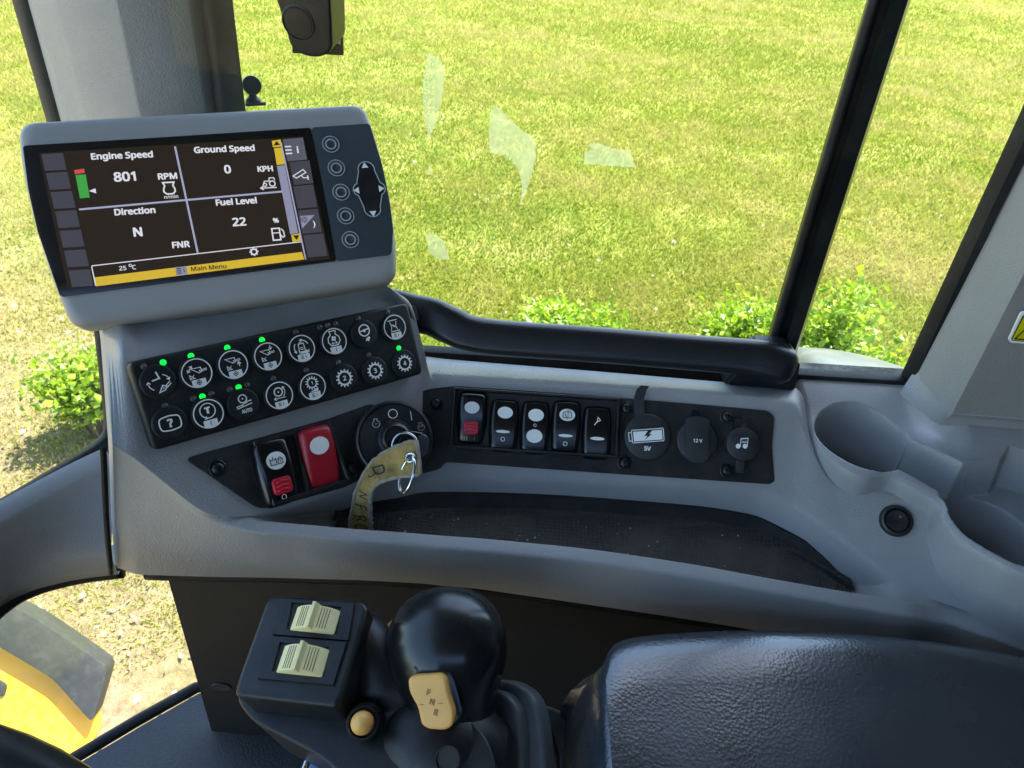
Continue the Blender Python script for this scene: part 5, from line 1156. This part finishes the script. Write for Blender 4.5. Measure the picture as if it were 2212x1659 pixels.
# ================================================================== LEFT SILL TRIM, LOWER PANELS, OUTSIDE MACHINE PARTS
def sill():
    t = thing('sill_trim', 'grey sill trim under the windshield left of the console', 'sill trim', loc=atz(130, 1150, -.40))
    xs = [(-800, 1570, 1700, 1810), (-420, 1358, 1486, 1590), (-140, 1205, 1330, 1425), (0, 1128, 1255, 1312), (60, 1095, 1226, 1280), (120, 1062, 1208, 1262), (180, 1030, 1200, 1250), (236, 998, 1196, 1241)]
    rings = []
    for x, a, b, c in xs:
        A, B_, C_ = atz(x + (10 if x > 200 else 0), a, -.360), atz(x + (4 if x > 200 else 0), b, -.405), atz(x + (19 if x > 200 else 0), c, -.430)
        bk = A + np.array([-.012, .012, .002])
        seq = [bk, A, A + (B_ - A) * .1, A + (B_ - A) * .5 + np.array([.003, -.003, .002]), A + (B_ - A) * .9, B_ + np.array([0, -.001, 0]), B_ + (C_ - B_) * .15 + np.array([0, -.001, 0]), B_ + (C_ - B_) * .6, C_, C_ + np.array([0, .03, .0])]
        rings.append(seq)
    N = []
    cols = list(zip(*rings)); cols = [catmull([np.asarray(p) for p in c], 6) for c in cols]; rings = [list(r) for r in zip(*cols)]
    link('trim', loft('trim', rings, False), grey, t, world=True)
    path = [r[8] + np.array([0, .006, -.004]) for r in rings]
    link('edge_strip', tube('edge_strip', path, .0052, 8), rubber, t, world=True)
    joint = [CQ[0][j] + np.array([-.0035, -.0035, .0]) for j in (2, 5, 6, 7, 8)]
    link('joint_strip', tube('joint_strip', catmull(joint, 5), .0018, 8), rubber, t, world=True)
sill()
def lower_panel():
    y0 = .345
    a, b = aty(360, 1246, y0), aty(456, 1580, y0); xr = .97
    t = thing('lower_panel', 'dark vertical panel under the console behind the control lever', 'panel', loc=b)
    pts = [(float(a[0]), float(a[2])), (float(b[0]), float(b[2])), (xr, float(b[2]) - .06), (xr, -.415)]
    me = prism('board', [(p[0], p[1]) for p in pts], 0, .01, .0015)
    o = link('board', me, inner_black, t); o.matrix_basis = Matrix.Translation(-Vector(t.location)) @ Matrix(((1, 0, 0, 0), (0, 0, -1, y0 + .01), (0, 1, 0, 0), (0, 0, 0, 1)))
    h = aty(478, 1484, y0 - .001); o = link('bolt_hole', lathe('bolt_hole', [(.0075, 0), (.0070, .0006), (.005, .0004), (1e-7, .0002)], 20, 40, 1.2, .8), dark_mark, t); o.matrix_basis = Matrix.Translation(Vector(h) - Vector(t.location)) @ Matrix.Rotation(R_(90), 4, 'X')
    # floor side shelf in front of it
    zf = float(b[2]) - .002
    P = [atz(x, y, zf) for x, y in ((160, 1650), (300, 1566), (428, 1494), (500, 1480))] + [np.array([.6, .36, zf]), np.array([.6, .05, zf]), np.array([-.36, .05, zf])]
    s = link('floor_shelf', prism('floor_shelf', [(p[0], p[1]) for p in P], zf - .03, zf, .006, 3), floor_m); tag(s, 'dark textured shelf at the foot of the lower panel', 'shelf')
    e = [atz(x, y, zf - .004) + np.array([-.004, .004, 0]) for x, y in ((110, 1676), (160, 1650), (300, 1566), (428, 1494), (470, 1484))]
    ed = link('edge_seal', tube('edge_seal', e, .006, 8), rubber, s, world=True)
lower_panel()

def front_fender():
    # dark cover plate over a yellow guard, outside in front of the cab
    t = thing('front_guard', 'yellow machine guard with scratched dark grey top cover outside the windshield', 'machine guard', loc=atd(140, 1480, 2.05))
    d0 = 2.0
    n = unit(np.array([.30, -.55, .62])); o = atd(120, 1480, d0); F = Frame(o, n)
    q = lambda *a: [F.loc(x, y) for x, y in a]
    link('body', prism('body', roundpoly(q((-220, 1262), (0, 1384), (60, 1420), (120, 1456), (205, 1545), (203, 1612), (146, 1644), (60, 1604), (-20, 1568), (-220, 1480)), .03), -.12, .0, .02, 3), yellow_paint, t, world=False).matrix_basis = Matrix.Translation(-Vector(t.location)) @ F.M()
    c = link('cover', prism('cover', roundpoly(q((-220, 1180), (0, 1300), (40, 1306), (90, 1334), (150, 1374), (238, 1436), (230, 1470), (204, 1556), (120, 1462), (60, 1425), (0, 1390), (-220, 1268)), .02), -.10, .035, .015, 2), slab_grey, t); c.matrix_basis = Matrix.Translation(-Vector(t.location)) @ F.M()
    r = link('recess', prism('recess', roundpoly(q((-60, 1448), (-10, 1462), (18, 1478), (10, 1506), (-10, 1502), (-60, 1482)), .012), .0, .006, .003), slab_grey, t); r.matrix_basis = Matrix.Translation(-Vector(t.location)) @ F.M()
front_fender()
def rear_fender():
    t = thing('rear_fender', 'dusty grey rounded fender outside behind the grab rail end', 'fender', loc=(0.4, .7, -.5))
    rings = []
    for px, drop in ((1668, .06), (1690, .02), (1715, .003), (1760, 0), (1800, .001), (1850, .004), (1905, .011), (1945, .020), (1985, .034), (2030, .058), (2080, .10)):
        x = float(aty(px, 745, .75)[0]); row = []
        for y in np.linspace(.525, 1.05, 14): row.append(np.array([x + (y - .75) * .10, y, -.406 - drop - 1.477 * max(0, y - .53) ** 2 + .004 * math.sin(9 * x)]))
        rings.append(row)
    cols = [catmull([np.asarray(p) for p in c], 6) for c in zip(*rings)]; rings = [list(r) for r in zip(*cols)]
    link('shell', loft('shell', rings, False), fender_m, t, world=True)
rear_fender()
def steering_wheel():
    a, b, m_ = atd(-40, 1660, .36), atd(170, 1755, .345), atd(70, 1697, .354)
    tg = unit(b - a); n = unit(np.array([.25, -.1, .95])); inw = unit(np.cross(n, tg));
    if inw @ np.array([-1, -1, 0]) < 0: inw = -inw
    Rw = .19; c = m_ + inw * (Rw - .004); ex = -inw; ey = unit(np.cross(n, ex)); nn = np.cross(ex, ey)
    F = Frame(c, nn, ex)
    t = thing('steering_wheel', 'black steering wheel rim crossing the bottom left corner', 'steering wheel', F)
    link('rim', tube('rim', [(Rw * math.cos(q), Rw * math.sin(q), 0) for q in np.linspace(0, 2 * math.pi, 72, endpoint=False)], .0145, 14, True), black, t)
    for q in (60, 180, 300):
        link('spoke', tube('spoke', [(.03 * math.cos(R_(q)), .03 * math.sin(R_(q)), -.03), (.12 * math.cos(R_(q)), .12 * math.sin(R_(q)), -.02), (Rw * math.cos(R_(q)), Rw * math.sin(R_(q)), 0)], [.014, .011, .009], 10), black, t)
    link('hub', lathe('hub', [(.045, -.05), (.045, -.03), (.04, -.022), (1e-7, -.02)], 32, 45), black, t)
steering_wheel()

# ================================================================== CONTROL LEVER WITH ROLLER BOX
def lever():
    nB = unit(np.array([-.122, -.204, .971])); o = atd(645, 1400, .386); dx = atp(782, 1303, o, nB) - atp(579, 1287, o, nB)
    F = Frame(o, nB, dx); k = F.k
    t = thing('control_lever', 'black ball topped control lever with a two roller box at its side', 'control lever', F)
    q = lambda *a: [F.loc(x, y) for x, y in a]
    box_ = q((580, 1283), (783, 1298), (795, 1312), (782, 1365), (740, 1500), (728, 1528), (505, 1503), (512, 1470))
    def ins2(P, s): c = np.mean(P, axis=0); return [c + (p - c) * s for p in P]
    bm_me = prism('roller_box', roundpoly(box_, .007, 5), -.054, 0, .004, 4); link('roller_box', bm_me, black, t)
    # bezel plates with windows
    def bezel(quad, win):
        Q, Wn = [np.asarray(p) for p in q(*quad)], [np.asarray(p) for p in q(*win)]
        lay = [[(*p, -.001) for p in Q], [(*p, .0012) for p in Q], [(*(p + (w_ - p) * .06), .0018) for p, w_ in zip(Q, Wn)], [(*(p + (w_ - p) * .94), .0018) for p, w_ in zip(Q, Wn)], [(*w_, .0010) for w_ in Wn], [(*w_, -.001) for w_ in Wn]]
        link('bezel', loft('bezel', lay, True, deg=25), black, t)
        link('window_well', prism('window_well', Wn, .0002, .0006, 0), dark_mark, t)
    bezel(((608, 1296), (766, 1306), (754, 1386), (590, 1373)), ((634, 1304), (737, 1314), (729, 1370), (622, 1360)))
    bezel(((586, 1376), (752, 1389), (722, 1482), (558, 1468)), ((608, 1390), (711, 1402), (701, 1462), (591, 1451)))
    for (c, wd, hh) in (((679, 1337), .0258, .0135), ((652, 1425), .0262, .0145)):
        p = F.loc(*c, .004); r = link('roller', mesh('r', [(0, 0, 0)], []), None, t); bpy.data.meshes.remove(r.data) if False else None
        # barrel segment, axis across the box
        rings = []; Rr = .0165
        for a in np.linspace(-50, 50, 15): rings.append([(Rr * math.sin(R_(a)), yy, Rr * math.cos(R_(a)) - Rr + .0078 - (0.0008 if abs(yy) > hh * .48 else 0)) for yy in (-hh / 2, -hh * .47, 0, hh * .47, hh / 2)])
        me = loft('roller', rings, False, deg=40)
        bm = bmesh.new(); bm.from_mesh(me); e = [x for x in bm.edges if x.is_boundary]; ex = bmesh.ops.extrude_edge_only(bm, edges=e)
        for v in [g_ for g_ in ex['geom'] if isinstance(g_, bmesh.types.BMVert)]: v.co.z = min(v.co.z, -.004)
        bm.to_mesh(me); bm.free(); smooth_by_angle(me, 40); r.data = me; me.materials.append(cream); r.location = (p[0], p[1], 0)
        rz_ = math.atan2(*(F.loc(c[0] + 50, c[1] + 5) - F.loc(*c))[::-1]); r.rotation_euler = (0, 0, rz_)
        link('ridge', prism('ridge', [(-.0026, .0060), (.0026, .0060), (.0008, .0114), (-.0008, .0114)], -hh * .52, hh * .52, .0006), cream, r).rotation_euler = (R_(90), 0, 0)
        for sx in (-1, 1):
            for j in range(4):
                a = R_(sx * (14 + j * 5.2)); link('groove', tube('groove', [(Rr * math.sin(a), -hh * .42, Rr * math.cos(a) - Rr + .0079), (Rr * math.sin(a), hh * .42, Rr * math.cos(a) - Rr + .0079)], .00022, 5), engrave if False else MATS.get('groove_dirt') or mat('groove_dirt', (.12, .10, .05), .8), r)
    # body that joins box and lever
    P = [atd(745, 1330, .405), atd(800, 1420, .400), atd(880, 1520, .398), atd(960, 1600, .396), atd(1010, 1640, .396)]
    def blob(nm, path, rad, m_, n=22, **kw): pp = catmull(path, 6); rr = catmull([np.array([*r, 0]) for r in rad], 6); link(nm, tube(nm, pp, [(a[0], a[1]) for a in rr], n), m_, t, world=True)
    hq = [F.loc(x, y, -.030) for x, y in ((508, 1500), (700, 1490), (770, 1420), (850, 1420), (960, 1500), (1060, 1600), (1090, 1740), (760, 1700), (700, 1640), (545, 1560))]
    link('housing', prism('housing', roundpoly(hq, .010, 5), -.085, -.026, .010, 5), black, t)
    blob('lever_collar', [atd(800, 1560, .402), atd(860, 1590, .397), atd(920, 1610, .394), atd(980, 1632, .394), atd(1050, 1660, .398)], [(.010, .010), (.024, .024), (.031, .030), (.032, .032), (.026, .028)], black)
    blob('saddle', [atd(770, 1345, .412), atd(810, 1420, .410), atd(850, 1480, .408), atd(910, 1530, .408)], [(.012, .010), (.020, .018), (.024, .022), (.020, .020)], black)
    # lever grip: ball head on a neck
    top = atd(960, 1254, .414); cen = atd(956, 1372, .404); nk = atd(968, 1500, .400); ft = atd(985, 1600, .402)
    prof = [(0.0005, 1.10), (0.0085, 1.085), (.0155, 1.045), (.0220, .975), (.0272, .875), (.0310, .75), (.0333, .60), (.0340, .45), (.0330, .30), (.0304, .15), (.0272, -.02), (.0246, -.2), (.0230, -.4), (.0228, -.62), (.0238, -.85), (.0265, -1.05), (.030, -1.2)]
    ax = unit(top - nk); L0 = np.linalg.norm(top - nk) * .86
    base = nk; sx = unit(np.cross(ax, [0, -1, .2])); sy = np.cross(ax, sx)
    rings = []
    for r, h in prof: rings.append([base + ax * h * L0 + sx * r * 1.02 * math.cos(2 * math.pi * a / 40) + sy * r * .95 * math.sin(2 * math.pi * a / 40) for a in range(40)])
    link('ball_grip', loft('ball_grip', rings, True, True, True), mat('lever_black', (.008, .009, .010), .24, None, .1, 12, spec=.5, rvar=.06), t, world=True)
    # direction rocker F N R on the front of the grip
    oF = atd(935, 1512, .3715); nF = unit(np.array([-.12, -.62, .60])); FF = Frame(oF, nF, atp(985, 1512, oF, nF) - atp(890, 1500, oF, nF)); kf = FF.k
    V = lambda *a: [FF.loc(x, y) for x, y in a]
    rec = link('rocker_recess', prism('rocker_recess', roundpoly(V((884, 1440), (956, 1432), (978, 1460), (1000, 1545), (990, 1560), (960, 1556)), .004), -.014, -.001, .0015), black_gloss, t); rec.matrix_basis = F.M().inverted() @ FF.M()
    rk = link('direction_rocker', prism('direction_rocker', roundpoly(V((886, 1462), (900, 1456), (955, 1452), (968, 1462), (972, 1490), (986, 1535), (982, 1562), (966, 1572), (930, 1570), (914, 1560), (908, 1525), (888, 1490)), .003, 4), -.008, .0045, .0025, 4), peach, t); rk.matrix_basis = F.M().inverted() @ FF.M(); rk['label'] = 'peach coloured direction rocker engraved F N R'
    for ch, px, py in (('F', 926, 1495), ('N', 934, 1516), ('R', 942, 1539)):
        p = FF.loc(px, py, .0045); s = Sym(24 * kf, p[0], p[1], -.12); s.text(ch, 0, 0, 1, .03); s.build('lettering', engrave, rk, .0047)
    s = Sym(); s.stroke(V((909, 1517), (921, 1516)), 1.4 * kf); s.stroke(V((951, 1514), (962, 1513)), 1.4 * kf); s.build('lettering', engrave, rk, .0047)
    # thumb button on its socket
    nb = unit(-atd(782, 1562, 1.0) + np.array([-.12, 0, -.10])); FB = Frame(atd(782, 1562, .366), nb); kb = FB.k
    so = link('button_socket', lathe('button_socket', [(44 * kb, -.034), (42 * kb, -.016), (38 * kb, -.007), (34 * kb, -.005), (31 * kb, -.0052), (29 * kb, -.009), (1e-7, -.009)], 32, 40), black, t); so.matrix_basis = F.M().inverted() @ FB.M()
    tb = link('thumb_button', lathe('thumb_button', [(23 * kb, -.010), (24.5 * kb, -.002), (24 * kb, .001), (20 * kb, .0042), (12 * kb, .0058), (1e-7, .0064)], 32, 60), peach, t); tb.matrix_basis = F.M().inverted() @ FB.M()
    sb = Frame(atd(847, 1364, .416), unit(np.array([-.8, -.45, .3])));
    s2 = link('side_button', lathe('side_button', [(.006, -.006), (.007, 0), (.005, .003), (1e-7, .0038)], 24, 60, .7, 1.25), peach, t); s2.matrix_basis = F.M().inverted() @ sb.M()
    hb = Frame(atd(968, 1640, .363), unit(np.array([-.05, -.7, .6]))); h_ = link('screw_hole', lathe('screw_hole', [(.0068, 0), (.0062, .0012), (.005, -.0015), (1e-7, -.003)], 24, 40), dark_mark, t); h_.matrix_basis = F.M().inverted() @ hb.M()
lever()

# ================================================================== ARM REST, LEVER BASE
def armrest():
    t = thing('armrest', 'wide black grained vinyl armrest in the bottom right corner', 'armrest', loc=(.2, .2, -.45))
    Z0 = -.372
    far = [(1302, 1420), (1316, 1388), (1345, 1366), (1420, 1354), (1600, 1345), (1800, 1350), (2000, 1368), (2212, 1402), (2420, 1440)]
    A = catmull([atz(x, y, Z0) for x, y in far], 5)
    rings = []
    n = len(A); x_l = float(A[0][0])
    for i, p in enumerate(A):
        # cross-section: from under the far edge over the top towards the seat
        e = .010; drop = -.003 * (i / n)
        near_y = .03
        row = [p + np.array([0, -.012, -.075]), p + np.array([0, -.004, -.05]), p + np.array([0, .0, -.022]), p + np.array([0, -.0005, -.010]), p + np.array([0, -.0035, -.003]), p + np.array([0, -.010, 0.0012]), p + np.array([0, -.022, .0035])]
        for y in np.linspace(float(p[1]) - .04, near_y, 8): row.append(np.array([p[0] + (.0 if i else 0), y, Z0 + .0045 - .006 * ((y - .15) / .15) ** 2]))
        rings.append(row)
    # left end rolls down
    L0 = rings[0]; ends = []
    for dx, dz, sh in ((-.020, -.09, 1), (-.016, -.045, 1), (-.010, -.016, .8), (-.004, -.004, .4)):
        ends.append([np.array([p[0] + dx, p[1] - .006 * sh, min(p[2], Z0 + .004) + dz * (1 if j > 3 else .35)]) for j, p in enumerate(L0)])
    link('pad', loft('pad', ends + rings, False), leather, t, world=True)
armrest()
def lever_base():
    t = thing('lever_base', 'grey ribbed lever base cover between the control lever and the armrest', 'lever cover', loc=atd(1140, 1640, .43))
    # stacked boot flanges
    def flange(pts, d, th, m_, nm, bev=.003):
        n = unit(np.array([-.62, -.42, .66])); o = atd(*pts[0], d); F = Frame(o, n)
        b = link(nm, prism(nm, roundpoly([F.loc(x, y) for x, y in pts], .012, 6), -th, 0, bev, 3), m_, t); b.matrix_basis = Matrix.Translation(-Vector(t.location)) @ F.M()
    flange([(1050, 1466), (1108, 1472), (1150, 1500), (1168, 1560), (1180, 1700), (1060, 1760), (980, 1700), (1000, 1520)], .425, .010, boot_m, 'boot_flange')
    flange([(1040, 1486), (1090, 1496), (1118, 1530), (1128, 1600), (1126, 1700), (1060, 1760), (980, 1700), (1000, 1520)], .416, .008, boot_m, 'boot_flange')
    for j in range(4):
        p = catmull([atd(1150 + 6 * j, 1512 + 8 * j, .435), atd(1166 + 6 * j, 1560 + 4 * j, .432), atd(1176 + 8 * j, 1640, .430), atd(1180 + 9 * j, 1720, .428)], 6)
        link('bellows_rib', tube('bellows_rib', p, .0022, 8), rubber, t, world=True)
    n = unit(np.array([.2, -.5, .8])); o = atd(1230, 1600, .435); F = Frame(o, n)
    b = link('side_cover', prism('side_cover', roundpoly([F.loc(x, y) for x, y in ((1150, 1522), (1190, 1526), (1220, 1540), (1276, 1590), (1300, 1560), (1330, 1560), (1330, 1760), (1160, 1760))], .004), -.03, 0, .005, 3), boot_m, t); b.matrix_basis = Matrix.Translation(-Vector(t.location)) @ F.M()
lever_base()
def bracket():
    t = thing('steel_bracket', 'bright edged steel bracket under the control lever at the bottom edge', 'bracket', loc=atd(720, 1650, .44))
    n = unit(np.array([-.05, -.35, .9])); F = Frame(atd(720, 1650, .43), n); M_ = Matrix.Translation(-Vector(t.location)) @ F.M()
    q = lambda *a: [F.loc(x, y) for x, y in a]
    link('plate', prism('plate', q((676, 1614), (782, 1640), (800, 1740), (630, 1740)), -.004, 0, .0008), mat('blue_steel', (.10, .14, .20), .22, metal=.9, rvar=.05), t).matrix_basis = M_
    link('bright_edge', prism('bright_edge', q((670, 1612), (679, 1614), (640, 1740), (622, 1740)), -.005, .0012, .0006), chrome, t).matrix_basis = M_
    link('bright_edge', prism('bright_edge', q((771, 1632), (774, 1633), (766, 1740), (760, 1740)), -.005, .0012, .0004), chrome, t).matrix_basis = M_
bracket()
